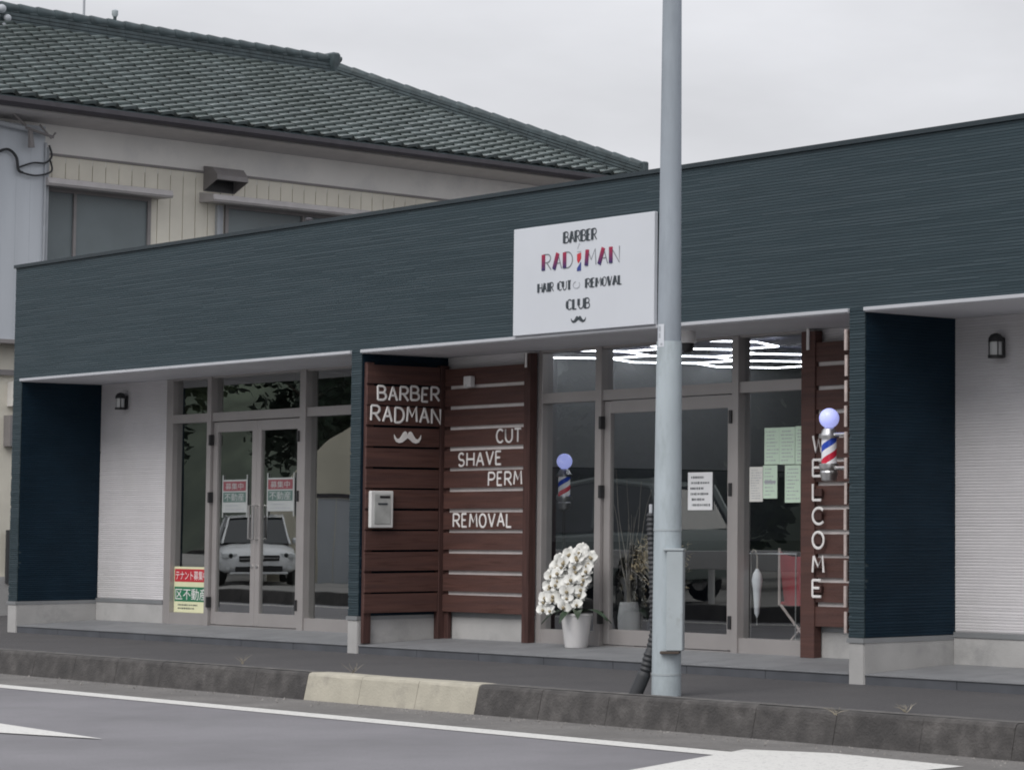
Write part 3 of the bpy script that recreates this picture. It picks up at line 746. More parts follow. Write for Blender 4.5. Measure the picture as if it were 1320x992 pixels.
# ------------------------------------------------------------------ main sign
SG = thing('shop_sign', 'large white rectangular barber sign with dark lettering mounted on the slate fascia', 'shop sign', (10.33, -.03, S))
q = MB(); q.bbox(9.375, 11.285, -.05, -.012, 2.755, 3.662, .004); q.build('panel', M['signwhite'], SG)
q = MB(); q.box(9.40, 11.26, -.012, -.001, 2.78, 3.64); q.build('mounting_rail', M['coping'], SG)
SX, SW_, SZ, SH_ = 9.375, 1.91, 2.755, .907
sx = lambda u: SX + SW_ * u
sz = lambda v: SZ + SH_ * (1 - v)
YS = -.052
def sign_line(text, u0, u1, v0, v1, r, hv, m, mh):
    a = MB(); lettering(a, text, (0, YS, 0), (1, 0, 0), sx(u0), sx(u1), sz(v1), sz(v0) - sz(v1), r, (0, -1, 0), thick=.25, heavy=hv, only='')
    if a.v: a.build('lettering', m, SG)
    b = MB(); lettering(b, text, (0, YS - .001, 0), (1, 0, 0), sx(u0), sx(u1), sz(v1), sz(v0) - sz(v1), r, (0, -1, 0), thick=.2, heavy=hv, only='T'); b.build('lettering', mh, SG)
sign_line('BARBER', .375, .605, .085, .185, .006, .018, M['ink'], M['ink'])
grad = two_tone('red_to_navy_print', (.33, .015, .05), (.02, .018, .11), sz(.415) - S, sz(.27) - S)
sign_line('RAD', .225, .435, .27, .415, .0055, .026, M['inkmid'], grad)
sign_line('MAN', .535, .765, .27, .415, .0055, .026, M['inkmid'], grad)
sign_line('HAIR', .19, .30, .535, .615, .005, .0165, M['ink'], M['ink'])
sign_line('CUT', .335, .425, .535, .615, .005, .0165, M['ink'], M['ink'])
sign_line('REMOVAL', .535, .785, .535, .615, .005, .0165, M['ink'], M['ink'])
sign_line('CLUB', .40, .56, .71, .80, .006, .018, M['ink'], M['ink'])
q = MB(); q.tube([(sx(.465) + .045 * math.cos(R(a)) , YS, sz(.58) + .028 * math.sin(R(a))) for a in range(100, 420, 20)], .004, 6, flat=((0, -1, 0), .3)); q.build('ampersand', M['inkgrey'], SG)
q = MB(); moustache(q, (sx(.482), YS + .002, sz(.895)), (1, 0, 0), .20, .055, (0, -1, 0), .004); q.build('moustache_emblem', M['ink'], SG)
# little barber-pole icon between D and M
ux = sx(.483); w_ = .026
q = MB(); q.tube([(ux - w_ * .9, YS, sz(.255)), (ux, YS, sz(.205)), (ux + .012, YS, sz(.215))], .003, 6, flat=((0, -1, 0), .3)); q.tube([(ux - w_, YS, sz(.28)), (ux + w_, YS, sz(.28))], .004, 6, flat=((0, -1, 0), .3)); q.build('pole_icon_cap', M['inkgrey'], SG)
q = MB(); q.prism([(ux - w_, YS + .001, sz(.30)), (ux + w_, YS + .001, sz(.29)), (ux + w_, YS + .001, sz(.345)), (ux - w_ * .3, YS + .001, sz(.385)), (ux - w_, YS + .001, sz(.36))], (0, -.003, 0)); q.build('pole_icon_red', M['sred'], SG)
q = MB(); q.prism([(ux + w_, YS + .001, sz(.375)), (ux + w_, YS + .001, sz(.455)), (ux - w_, YS + .001, sz(.455)), (ux - w_, YS + .001, sz(.43))], (0, -.003, 0)); q.build('pole_icon_blue', mat('navy_print', (.03, .05, .24), .6, .05), SG)

# ------------------------------------------------------------------ wall lamps, camera, sensor, mailbox
def wall_lamp(x, z, label):
    t = thing('wall_lamp', label, 'wall lamp', (x, W, z), 'lantern lamps on the white entrance walls')
    q = MB(); q.bbox(x - .028, x + .028, W - .025, W - .001, z - .07, z + .08, .005); q.build('back_plate', M['black'], t)
    y = W - .075
    q = MB(); q.lathe([(.046, 0), (.046, .10)], (x, y, z - .052), 20); q.build('lamp_glass', M['lamp_glass'], t)
    q = MB(); q.lathe([(.060, 0), (.062, .022)], (x, y, z - .075), 20); q.build('base_ring', M['black'], t)
    q = MB(); q.lathe([(.060, 0), (.056, .03), (.038, .055), (.012, .065)], (x, y, z + .046), 20); q.build('hood', M['black'], t)
    for a in (30, 150, 210, 330):
        q = MB(); q.tube([(x + .053 * math.cos(R(a)), y + .053 * math.sin(R(a)), z - .06), (x + .053 * math.cos(R(a)), y + .053 * math.sin(R(a)), z + .05)], .0045, 6); q.build('cage_bar', M['black'], t)
    return t
wall_lamp(.80, 2.50, 'black lantern lamp on the white wall left of the vacant shop window')
wall_lamp(14.22, 2.47, 'black lantern lamp on the ribbed white wall right of the WELCOME screen')

t = thing('security_camera', 'small white camera with black lens hanging under the soffit beside the pole', 'camera', (11.285, .3, 2.72))
q = MB(); q.lathe([(.062, 0), (.064, .012), (.062, .10)], (11.285, .3, 2.622), 20); q.build('housing', M['pot'], t)
q = MB(); q.lathe([(.025, 0), (.046, .025), (.052, .075)], (11.285, .3, 2.545), 20); q.build('lens_dome', M['black'], t)
t = thing('sensor_lamp', 'small white sensor box fixed to the top slats above the CUT lettering', 'sensor', (7.50, .83, 2.47))
q = MB(); q.bbox(7.44, 7.55, .78, .835, 2.425, 2.525, .006); q.build('box', M['pot'], t)
q = MB(); q.ball((7.495, .785, 2.435), .02, 12, 8); q.build('sensor_eye', M['lamp_glass'], t)
t = thing('mailbox', 'pale grey steel mailbox hung on the dark board screen', 'mailbox', (7.05, .16, 1.3))
q = MB(); q.bbox(7.046, 7.09, .04, .278, 1.135, 1.47, .006); q.build('body', mat('mailbox_paint', (.66, .66, .65), .5, .05), t)
q = MB(); q.bbox(7.091, 7.096, .075, .245, 1.17, 1.44, .004); q.build('door_panel', mat('mailbox_panel', (.40, .41, .40), .45, .2, 9), t)
q = MB(); q.box(7.0965, 7.10, .13, .235, 1.405, 1.425); q.build('slot', M['black'], t)
q = MB(); q.box(7.0965, 7.10, .11, .21, 1.345, 1.36); q.build('name_plate', M['ink'], t)

# ------------------------------------------------------------------ barber poles
def barber_pole(c, s, label, mat_s, bracket):
    x, y, z = c           # z = middle of the drum
    t = thing('barber_pole', label, 'barber pole', c, 'lit barber poles')
    q = MB(); q.lathe([(.058 * s, -.10 * s), (.058 * s, .10 * s)], c, 28); d = q.build('striped_drum', mat_s, t)
    q = MB(); q.lathe([(.074*s, .0), (.077*s, .02*s), (.06*s, .04*s), (.05*s, .065*s), (.035*s, .08*s)], (x, y, z + .095 * s), 28); q.build('top_cap', M['steel'], t)
    q = MB(); q.lathe([(.04*s, -.135*s), (.056*s, -.125*s), (.066*s, -.085*s), (.070*s, -.068*s), (.062*s, -.055*s), (.077*s, -.026*s), (.074*s, 0)], (x, y, z - .095 * s), 28); q.build('bottom_cap', M['steel'], t)
    q = MB(); q.ball((x, y, z + .245 * s), .076 * s); q.build('globe', M['orb'], t)
    if bracket:
        q = MB(); q.bbox(13.452, 13.467, y - .045, y + .045, z - .17 * s, z + .17 * s, .006); q.build('wall_plate', M['steel'], t)
        for dz in (.12, -.13):
            q = MB(); q.tube([(x + .05 * s, y, z + dz * s), (13.46, y, z + dz * s)], .016, 10); q.build('arm', M['steel'], t)
    else:
        q = MB(); q.tube([(x, y, z - .2 * s), (x, y, .12)], .014, 10); q.lathe([(.14, .1), (.14, .12), (.03, .14)], (x, y, 0), 24); q.build('floor_stand', M['black'], t)
    return t
barber_pole((13.13, .17, 1.715), 1.0, 'lit barber pole on bracket beside the WELCOME letters', stripes('barber_stripes', 1, 4.6, .06), True)
barber_pole((8.30, 1.3, 1.51), .93, 'lit barber pole standing inside behind the sidelight window glass', stripes('barber_stripes_inside', 1, 5.4, .12), False)

# ------------------------------------------------------------------ notices and stickers on the glass
def print_lines(mb, x0, x1, z0, z1, y, rows, rnd, hgt=.35):
    dz = (z1 - z0) / rows
    for i in range(rows):
        x = x0 + rnd.uniform(0, .1) * (x1 - x0); zc = z0 + (i + .5) * dz
        end = x0 + (x1 - x0) * rnd.uniform(.55, 1)
        while x < end:
            w = rnd.uniform(.006, .018); h = dz * hgt * rnd.uniform(.7, 1)
            mb.add([(x, y, zc - h / 2), (x + w, y, zc - h / 2), (x + w, y, zc + h / 2), (x, y, zc + h / 2)], [(0, 1, 2, 3)])
            x += w + rnd.uniform(.003, .012)
YD = YG - .022
def notice(x0, x1, z0, z1, y, m, label, rows, seed, group='paper notices taped to the glass', hgt=.35, band=None):
    t = thing('paper_notice', label, 'notice', ((x0 + x1) / 2, y, (z0 + z1) / 2), group)
    q = MB(); q.box(x0, x1, y, y + .002, z0, z1); q.build('sheet', m, t)
    rnd = random.Random(seed); q = MB()
    mx, mz = (x1 - x0) * .1, (z1 - z0) * .06
    print_lines(q, x0 + mx, x1 - mx, z0 + mz, z1 - mz, y - .001, rows, rnd, hgt)
    if band: q.add([(x0 + mx, y - .0015, band), (x1 - mx, y - .0015, band), (x1 - mx, y - .0015, band + .02), (x0 + mx, y - .0015, band + .02)], [(0, 1, 2, 3)])
    q.build('printing', M['inkgrey'] if m is not M['paper'] else M['ink'], t)
    return t
notice(10.50, 10.82, 1.285, 1.60, YD - .002, M['paper'], 'white sheet with bold dark lines on the door glass right of the pole', 6, 2, hgt=.45)
YN = YG - .006
notice(11.46, 11.645, 1.652, 1.95, YN, M['papergreen'], 'pale green sheet, upper left one of the papers on the right window', 9, 3)
notice(11.647, 11.835, 1.650, 1.95, YN, M['papergreen'], 'pale green sheet, upper middle one of the papers on the right window', 9, 4)
notice(11.84, 12.018, 1.648, 1.955, YN, M['papergreen'], 'pale green sheet, upper right one of the papers beside the window jamb', 10, 5)
notice(11.275, 11.44, 1.35, 1.635, YN, M['paperpink'], 'off white sheet, lower left one of the papers on the right window', 12, 6)
notice(11.445, 11.62, 1.375, 1.645, YN, M['papergreen'], 'pale green sheet, lower middle paper with one bold dark line', 8, 7, band=1.50)
notice(11.715, 11.905, 1.34, 1.642, YN, M['papergreen'], 'pale green sheet, lower right one of the papers on the right window', 9, 8)

def tenant_sign(x0, x1, z0, z1, y, label, cat='window sign'):
    t = thing('tenant_sign', label, cat, ((x0 + x1) / 2, y, z0), 'red and green tenant wanted signs')
    h = z1 - z0; w = x1 - x0
    q = MB(); q.box(x0, x1, y, y + .003, z0, z1); q.build('sheet', M['scream'], t)
    q = MB(); q.box(x0 + .02 * w, x1 - .005, y - .002, y - .0003, z0 + .67 * h, z0 + .95 * h); q.build('red_band', M['sred'], t)
    q = MB(); q.box(x0 + .02 * w, x1 - .005, y - .002, y - .0003, z0 + .24 * h, z0 + .56 * h); q.build('green_band', M['sgreen'], t)
    font_text('テナント募集中', (x0 + .05 * w, y - .002, z0 + .71 * h), (1, 0, 0), w * .9, .20 * h, (0, -1, 0), M['paint'], 'lettering', t)
    font_text('区不動産', (x0 + .05 * w, y - .002, z0 + .275 * h), (1, 0, 0), w * .9, .25 * h, (0, -1, 0), M['paint'], 'lettering', t)
    q = MB(); print_lines(q, x0 + .1 * w, x1 - .08 * w, z0 + .05 * h, z0 + .2 * h, y - .001, 2, random.Random(4), .5); q.build('small_print', M['ink'], t)
    return t
tenant_sign(1.84, 2.575, .238, .72, YG - .008, 'red and green tenant wanted sign filling the bottom of the left sidelight')

# two slim-framed posters, glass dimming painted into their colours, on the vacant shop's doors
def door_poster(x, z0, z1, w, label):
    y = YG - .030
    t = thing('framed_poster', label, 'poster', (x, y, z0), 'dull posters on the vacant shop doors')
    h = z1 - z0
    q = MB(); q.bbox(x - w / 2, x + w / 2, y, y + .010, z0, z1, .002); q.build('board', M['dimwhite'], t)
    q = MB(); q.box(x - w / 2 + .01, x + w / 2 - .01, y - .003, y - .0005, z1 - .34 * h, z1 - .05 * h); q.build('red_band', M['dimred'], t)
    q = MB(); q.box(x - w / 2 + .01, x + w / 2 - .01, y - .003, y - .0005, z1 - .68 * h, z1 - .38 * h); q.build('green_band', M['dimgreen'], t)
    font_text('募集中', (x - w * .38, y - .003, z1 - .30 * h), (1, 0, 0), w * .76, .2 * h, (0, -1, 0), M['dimwhite'], 'lettering', t)
    font_text('不動産', (x - w * .42, y - .003, z1 - .65 * h), (1, 0, 0), w * .84, .24 * h, (0, -1, 0), M['dimwhite'], 'lettering', t)
    q = MB(); print_lines(q, x - w * .4, x + w * .4, z0 + .04 * h, z0 + .27 * h, y - .001, 2, random.Random(8), .4); q.build('small_print', M['inkgrey'], t)
    for s_ in (-1, 1):
        q = MB(); q.tube([(x + s_ * (w / 2 + .008), y + .004, z0 - .05), (x + s_ * (w / 2 + .008), y + .004, z1 + .05)], .008, 6); q.build('frame_rail', M['dimwhite'], t)
door_poster(3.10, 1.29, 1.63, .47, 'dull red and green poster on the left door leaf of the vacant shop')
door_poster(4.00, 1.30, 1.64, .49, 'dull red and green poster on the right door leaf of the vacant shop')

# ------------------------------------------------------------------ orchid in a white pot
OX, OY, OZ = 9.33, .68, .106
T = thing('potted_orchid', 'white flowering orchid in a white tapered pot on the entrance step', 'potted plant', (OX, OY, OZ))
q = MB(); q.lathe([(.092, 0), (.098, .01), (.132, .27), (.14, .275), (.14, .295), (.128, .295), (.12, .26), (.01, .25)], (OX, OY, OZ), 32); q.build('pot', M['pot'], T)
q = MB(); q.lathe([(.125, 0), (.12, .02), (.01, .03)], (OX, OY, OZ + .25), 20); q.build('soil_moss', M['bark'], T)
rnd = random.Random(12)
for i, (ang, ln, drop) in enumerate(((10, .36, .02), (55, .30, .05), (125, .30, .08), (180, .30, -.02), (240, .30, .05), (325, .36, .0), (290, .26, .04))):
    pts = []; m_ = 8; vs = []; fs = []
    d = Vector((math.cos(R(ang)), math.sin(R(ang)), 0)); sd_ = Vector((-d.y, d.x, 0))
    for k in range(m_ + 1):
        u = k / m_
        p = Vector((OX, OY, OZ + .27)) + d * (ln * u) + Vector((0, 0, .24 * u - (.26 + drop) * u * u))
        wv = .045 * math.sin(PI * min(1, .12 + u * .86)) ** .7
        vs += [p - sd_ * wv + Vector((0, 0, .012)), p, p + sd_ * wv + Vector((0, 0, .012))]
    for k in range(m_):
        for c in (0, 1): fs.append((k * 3 + c, k * 3 + c + 1, (k + 1) * 3 + c + 1, (k + 1) * 3 + c))
    q = MB(); q.add(vs, fs, True); q.build('leaf', M['leaf'], T)
# flower spikes: rise, then arch over to the left and towards the street
spikes = []
for i, (xp, xe, dy, zp, ze) in enumerate(((9.53, 9.44, .05, .89, .50), (9.47, 9.35, -.02, .94, .46), (9.40, 9.27, .04, .96, .48), (9.33, 9.18, -.05, .92, .44), (9.19, 9.03, -.02, .86, .42))):
    pts = []
    for k in range(25):
        u = k / 24
        if u < .4:
            v = u / .4; p = Vector((OX + (xp - OX) * v ** 1.3, OY + dy * v, OZ + .26 + (zp - OZ - .26) * math.sin(v * PI / 2)))
        else:
            v = (u - .4) / .6; p = Vector((xp + (xe - xp) * (.35 * v + .65 * math.sin(v * PI / 2)), OY + dy - .08 * v, zp + (ze - zp) * v ** 1.35))
        pts.append(p)
    spikes.append(pts)
    q = MB(); q.tube(pts, .0045, 6); q.build('stem', M['leaf'], T)
# one blossom mesh: three sepals, two broad petals, a lip
def blossom_mesh():
    q = MB()
    def pet(ang, ln, wd, lift):
        d = Vector((math.cos(ang), 0, math.sin(ang))); s = Vector((-d.z, 0, d.x))
        vs = []; fs = []
        for k in range(6):
            u = k / 5; wv = wd * math.sin(PI * min(.98, .1 + .86 * u)) ** .6
            p = d * (ln * u) + Vector((0, -.012 * math.sin(u * PI) + lift * u, 0))
            vs += [p - s * wv, p + Vector((0, .006, 0)), p + s * wv]
        for k in range(5):
            for c in (0, 1): fs.append((k * 3 + c, k * 3 + c + 1, (k + 1) * 3 + c + 1, (k + 1) * 3 + c))
        q.add(vs, fs, True)
    for a in (90, 215, 325): pet(R(a), .047, .017, .008)
    for a in (15, 165): pet(R(a), .05, .030, -.004)
    return q
bl0 = blossom_mesh().build('blossom', M['petal'])
q = MB(); q.ball((0, -.013, -.010), .012, 8, 6); lip0 = q.build('lip', M['lip'], bl0)
first = True
for si, pts in enumerate(spikes):
    for k in range(8, 25):
        if k % 3 == 2: continue
        p = pts[k] + Vector((rnd.uniform(-.018, .018), -.02 - rnd.uniform(0, .03), rnd.uniform(-.02, .012)))
        if first: b = bl0; l = lip0; first = False
        else:
            b = bl0.copy(); col.objects.link(b); l = lip0.copy(); col.objects.link(l); l.parent = b
        b.parent = T; b.location = p - Vector((OX, OY, OZ))
        b.rotation_euler = (rnd.uniform(-.35, .25), rnd.uniform(-.5, .5), rnd.uniform(.1, .95))
        sc = rnd.uniform(1.12, 1.42); b.scale = (sc, sc, sc)

# ------------------------------------------------------------------ things just inside the barber's glass
# dried arrangement in a vase
DX, DY = 9.72, 1.28
t = thing('dried_arrangement', 'straw coloured dried grasses in a vase inside the left door', 'dried flowers', (DX, DY, .1))
q = MB(); q.lathe([(.07, 0), (.10, .08), (.11, .2), (.06, .32), (.055, .36)], (DX, DY, .1), 20); q.build('vase', M['roomdark'], t)
rnd = random.Random(21); st = MB(); tf = MB()
for i in range(70):
    a = rnd.uniform(0, 2 * PI); sp = rnd.uniform(.05, .33); ht = rnd.uniform(.3, .62)
    pts = [Vector((DX + sp * math.cos(a) * (u ** 1.5), DY + .6 * sp * math.sin(a) * (u ** 1.5), .44 + ht * u - .25 * sp * u * u)) for u in (0, .25, .5, .75, 1)]
    st.tube(pts, .0035, 4)
    for k in range(9):
        c = pts[-1] + Vector((rnd.uniform(-.05, .05), rnd.uniform(-.04, .04), rnd.uniform(-.09, .05)))
        d = Vector((rnd.uniform(-1, 1), rnd.uniform(-1, 1), rnd.uniform(-.3, 1))).normalized() * .05; s = d.orthogonal().normalized() * .007
        tf.add([c - s, c + s, c + d], [(0, 1, 2)])
st.build('stalk', M['twig'], t); tf.build('plume', M['straw'], t)
# bare pale branches rising beside the mullion
t = thing('bare_branches', 'bare pale twigs rising inside beside the left door mullion', 'branches', (9.2, 1.35, .1))
st = MB()
for i in range(9):
    a = rnd.uniform(0, 2 * PI); sp = rnd.uniform(.08, .35); ht = rnd.uniform(.8, 1.3)
    p0 = Vector((9.2, 1.35, .4)); pts = [p0 + Vector((sp * math.cos(a) * u ** 1.4 + .02 * math.sin(9 * u + i), .5 * sp * math.sin(a) * u, ht * u)) for u in [k / 8 for k in range(9)]]
    st.tube(pts, [.007 * (1 - .75 * k / 8) for k in range(9)], 5)
st.build('twig', M['twig'], t)
q = MB(); q.lathe([(.09, 0), (.10, .25), (.08, .38)], (9.2, 1.35, .1), 16); q.build('vase', M['pot'], t)
# red folding chair
CX_, CY_ = 11.56, 1.47
t = thing('folding_chair', 'red canvas folding chair with crossed pale legs behind the right window', 'chair', (CX_, CY_, .1))
q = MB(); q.bbox(CX_ - .24, CX_ + .24, CY_ - .2, CY_ + .2, .50, .53, .008); q.build('seat', M['red'], t)
q = MB(); vs_ = []
for r_ in range(7):
    for c_ in range(11):
        a_ = c_ / 10 * 2 - 1; b_ = r_ / 6
        wd = .25 - .07 * (1 - b_) ** 1.5
        vs_.append((CX_ + a_ * wd, CY_ - .20 - .05 * (1 - a_ * a_) * (1 - .4 * b_) , .50 + .45 * b_ - .05 * b_ * (1 - a_ * a_)))
q.add(vs_, [(r_ * 11 + c_, r_ * 11 + c_ + 1, (r_ + 1) * 11 + c_ + 1, (r_ + 1) * 11 + c_) for r_ in range(6) for c_ in range(10)], True)
q.build('backrest', M['red'], t)
for y in (-.2, .2):
    for s in (-1, 1):
        q = MB(); q.tube([(CX_ - s * .23, CY_ + y, .1), (CX_ + s * .23, CY_ + y, .50)], .012, 8); q.build('leg', M['woodend'], t)
for s in (-1, 1):
    q = MB(); q.tube([(CX_ + s * .25, CY_ - .20, .5), (CX_ + s * .25, CY_ - .20, .97)], .012, 8); q.build('back_post', M['woodend'], t)
# folded white umbrella hanging from a stand
UX, UY = 11.26, 1.07
t = thing('folded_umbrella', 'slim folded white umbrella hanging inside the right window beside the mullion', 'umbrella', (UX, UY, .4))
q = MB(); q.lathe([(.005, 0), (.022, .04), (.028, .15), (.036, .24), (.045, .31), (.034, .36), (.012, .40)], (UX, UY, .40), 14); q.build('canopy', M['towel'], t)
q = MB(); q.tube([(UX, UY, .78), (UX, UY, .90), (UX - .02, UY, .95), (UX - .05, UY, .955), (UX - .07, UY, .93)], .007, 8); q.build('handle', M['twig'], t)
q = MB(); q.tube([(UX, UY, .34), (UX, UY, .41)], .005, 6); q.build('tip', M['steel'], t)
t = thing('hook_rail', 'thin rail just behind the right window holding the folded umbrella', 'rail', (11.3, 1.07, .93))
q = MB(); q.tube([(11.16, 1.07, .925), (11.75, 1.07, .925)], .006, 8); q.build('bar', M['steel'], t)
for x_ in (11.18, 11.74):
    q = MB(); q.tube([(x_, 1.07, .925), (x_, 1.07, .10)], .006, 8); q.build('upright', M['steel'], t)
# barber chair deeper inside
bx, by = 10.0, 3.4
t = thing('barber_chair', 'dark padded barber chair deep inside the shop behind the doors', 'barber chair', (bx, by, .1))
q = MB(); q.lathe([(.3, 0), (.3, .03), (.06, .06), (.05, .35)], (bx, by, .1), 24); q.build('pedestal', M['steel'], t)
q = MB(); q.bbox(bx - .26, bx + .26, by - .26, by + .26, .48, .62, .04); q.build('seat', M['black'], t)
q = MB(); q.bbox(bx - .25, bx + .25, by + .2, by + .32, .62, 1.22, .04); q.build('backrest', M['black'], t)
q = MB(); q.bbox(bx - .13, bx + .13, by + .22, by + .31, 1.24, 1.42, .03); q.build('headrest', M['black'], t)
for s in (-1, 1):
    q = MB(); q.bbox(bx + s * .3 - .04, bx + s * .3 + .04, by - .25, by + .25, .78, .84, .015); q.build('armrest', M['steel'], t)

# ------------------------------------------------------------------ utility pole by the kerb
PX, PY = 13.70, -1.83
T = thing('utility_pole', 'tall grey tapered utility pole with box and black cable guard at the kerb', 'utility pole', (PX, PY, 0))
rz = lambda z: .1 - z / 150
LEAN = .018                      # the pole leans a little
pxz = lambda z: (PX + LEAN * z * .55, PY + LEAN * z * -.35)
def ring(mb, z0, z1, extra, n=28):
    vs = []; fs = []
    zs = (z0, z1)
    for z in zs:
        cx, cy = pxz(z)
        for k in range(n):
            a = 2 * PI * k / n; vs.append((cx + (rz(z) + extra) * math.cos(a), cy + (rz(z) + extra) * math.sin(a), z))
    for k in range(n): fs.append((k, (k + 1) % n, n + (k + 1) % n, n + k))
    fs += [tuple(range(n - 1, -1, -1)), tuple(n + k for k in range(n))]
    mb.add(vs, fs, True)
q = MB(); ring(q, -.1, 1.125, .001); ring(q, 1.127, 2.41, .002); q.build('painted_shaft', M['pole'], T)
q = MB(); ring(q, 2.41, 10.5, -.003); q.build('upper_shaft', M['polegrey'], T)
q = MB(); ring(q, 1.118, 1.132, .004); q.build('joint_band', M['polebox'], T)
q = MB(); ring(q, .142, .158, .004); q.build('cable_tie', M['polebox'], T)
rt = Vector((math.cos(.7836), math.sin(.7836), 0)); fwd = Vector((-math.sin(.7836), math.cos(.7836), 0))
Mx = Matrix.Translation((PX, PY, 0)) @ Matrix(((rt.x, fwd.x, 0, 0), (rt.y, fwd.y, 0, 0), (0, 0, 1, 0), (0, 0, 0, 1)))
q = MB(); q.bbox(.012, .125, -.150, -.02, .31, .985, .006, Mx); bo = q.build('terminal_box', M['polebox'], T)
q = MB(); q.bbox(-.01, .128, -.156, -.015, .985, 1.0, .003, Mx); q.build('box_lid', M['polebox'], bo)
q = MB(); q.bbox(-.03, .10, -.145, -.05, .29, .308, .003, Mx); q.build('box_bracket', M['bark'], bo)
q = MB()
for k in range(-4, 5):
    a0 = R(-128 + k * 4.0); a1 = R(-128 + (k + 1) * 4.0)
    r_ = rz(2.45) + .003
    c0 = Vector((*pxz(2.45), 0))
    for (z0, z1) in ((2.37, 2.525),):
        p = [c0 + rt * (r_ * math.cos(a)) + fwd * (r_ * math.sin(a)) for a in (a0, a1)]
        q.add([p[0] + Vector((0, 0, z0)), p[1] + Vector((0, 0, z0)), p[1] + Vector((0, 0, z1)), p[0] + Vector((0, 0, z1))], [(0, 1, 2, 3)], True)
lab = q.build('number_label', M['signwhite'], T)
q = MB()
for (z0, z1, k0, k1) in ((2.475, 2.512, -2.5, .5), (2.43, 2.465, -2.2, .2), (2.38, 2.395, 0.5, 3.)):
    a0, a1 = R(-128 + k0 * 4), R(-128 + k1 * 4); r_ = rz(2.45) + .0045; c0 = Vector((*pxz(2.45), 0))
    for j in range(2):
        s0 = a0 + (a1 - a0) * (j * .55); s1 = s0 + (a1 - a0) * .42
        p = [c0 + rt * (r_ * math.cos(a)) + fwd * (r_ * math.sin(a)) for a in (s0, s1)]
        q.add([p[0] + Vector((0, 0, z0)), p[1] + Vector((0, 0, z0)), p[1] + Vector((0, 0, z1)), p[0] + Vector((0, 0, z1))], [(0, 1, 2, 3)], True)
q.build('label_marks', M['inkgrey'], lab)
# corrugated black cable guard leaning against the pole
pts = []; rs = []
key_ = [(0, -.215, .0), (.16, -.148, .0), (.3, -.112, .0), (.44, -.086, 0), (.6, -.090, 0), (.9, -.102, 0), (1.1, -.115, 0), (1.24, -.117, 0)]
nn = 76
for i in range(nn + 1):
    z = 1.24 * i / nn
    for a, b in zip(key_[:-1], key_[1:]):
        if a[0] <= z <= b[0] + 1e-6: u = (z - a[0]) / (b[0] - a[0]); off = a[1] + (b[1] - a[1]) * u
    p = Vector((PX, PY, z)) + rt * off + fwd * .02
    base = .047 if z < .16 else (.038 if z < .3 else .030 - .004 * min(1, (z - .3) / .9))
    pts.append(p); rs.append(base + (.0045 if i % 2 else -.0035) * (1 if z > .16 else .0))
q = MB(); q.tube(pts, rs, 12); q.build('cable_guard', M['cable'], T)
q = MB(); e = pts[-1]; q.tube([e, e + Vector((0, 0, .06))], .012, 8); q.build('cable_end', M['trim'], T)

# ------------------------------------------------------------------ old tiled house behind, left
al = R(4.5)
HU = Vector((-math.sin(al), math.cos(al), 0)); HN = Vector((math.cos(al), math.sin(al), 0)); HO = Vector((-5, 0, 0))
def hp(u, n, z): return HO + HU * u + HN * n + Vector((0, 0, z))
MH = Matrix((( HU.x, HN.x, 0, HO.x), (HU.y, HN.y, 0, HO.y), (0, 0, 1, 0), (0, 0, 0, 1)))     # local (u, n, z)
HS = thing('tiled_house', 'old two storey house with dark glazed tile hip roof behind the shops', 'house', (-5, 0, -.05))
U0, U1 = -1.0, 11.94
q = MB(); q.box(U0, U1, -5, -.001, 5.95, 6.50, MH); q.build('upper_wall', M['house_white'], HS)
# vertical ribbed siding
q = MB(); u = 2.75
q.box(U0, U1, -5, -.012, 3.55, 6.03, MH)
while u < U1:
    q.box(u + .006, min(u + .193, U1), -.0115, .004, 3.55, 6.03, MH); u += .199
q.build('ribbed_siding', M['house_beige'], HS)
q = MB(); q.box(2.75, U1, .004, .03, 6.03, 6.06, MH); q.build('siding_trim', M['house_trim'], HS)
q = MB(); q.box(U0 + .01, U1 - .01, -4.99, -.02, -.06, 3.55, MH); q.build('lower_wall', M['house_beige'], HS)
q = MB(); q.box(U0 - .02, U1, -.019, .05, -.06, .5, MH); q.build('foundation', M['plinth'], HS)
# blue-grey sheet cladding at the near end
q = MB(); q.box(U0, 2.70, -.005, .25, 3.55, 6.36, MH)
for k in range(18): q.box(U0 + .2 * k + .1, U0 + .2 * k + .103, .2501, .252, 3.56, 6.3, MH)
q.build('sheet_cladding', M['house_blue'], HS)
q = MB(); q.box(U0, 2.72, -.003, .28, 3.50, 3.55, MH); q.build('cladding_flashing', M['house_trim'], HS)
q = MB(); q.tube([hp(2.76, .2, 3.5), hp(2.76, .2, 6.1)], .032, 10); q.tube([hp(2.70, .27, 3.5), hp(2.70, .27, 6.15)], .016, 8); q.build('downpipe', M['pipe'], HS)
q = MB(); q.tube([hp(U0, .33, 6.40), hp(1.9, .33, 6.335), hp(2.62, .33, 6.27)], .035, 10); q.build('service_pipe', M['pipe'], HS)
q = MB()
q.tube([hp(2.1, .40, 6.5), hp(2.36, .34, 6.33)], .018, 6); q.tube([hp(2.42, .36, 6.27), hp(2.44, .36, 6.05)], [.03, .045], 8); q.tube([hp(2.35, .36, 6.3), hp(2.75, .36, 6.22)], .02, 6); q.tube([hp(2.55, .36, 6.36), hp(2.72, .36, 6.2), hp(2.78, .36, 6.28)], .014, 6)
q.build('wire_anchor', M['house_trim'], HS)
q = MB()
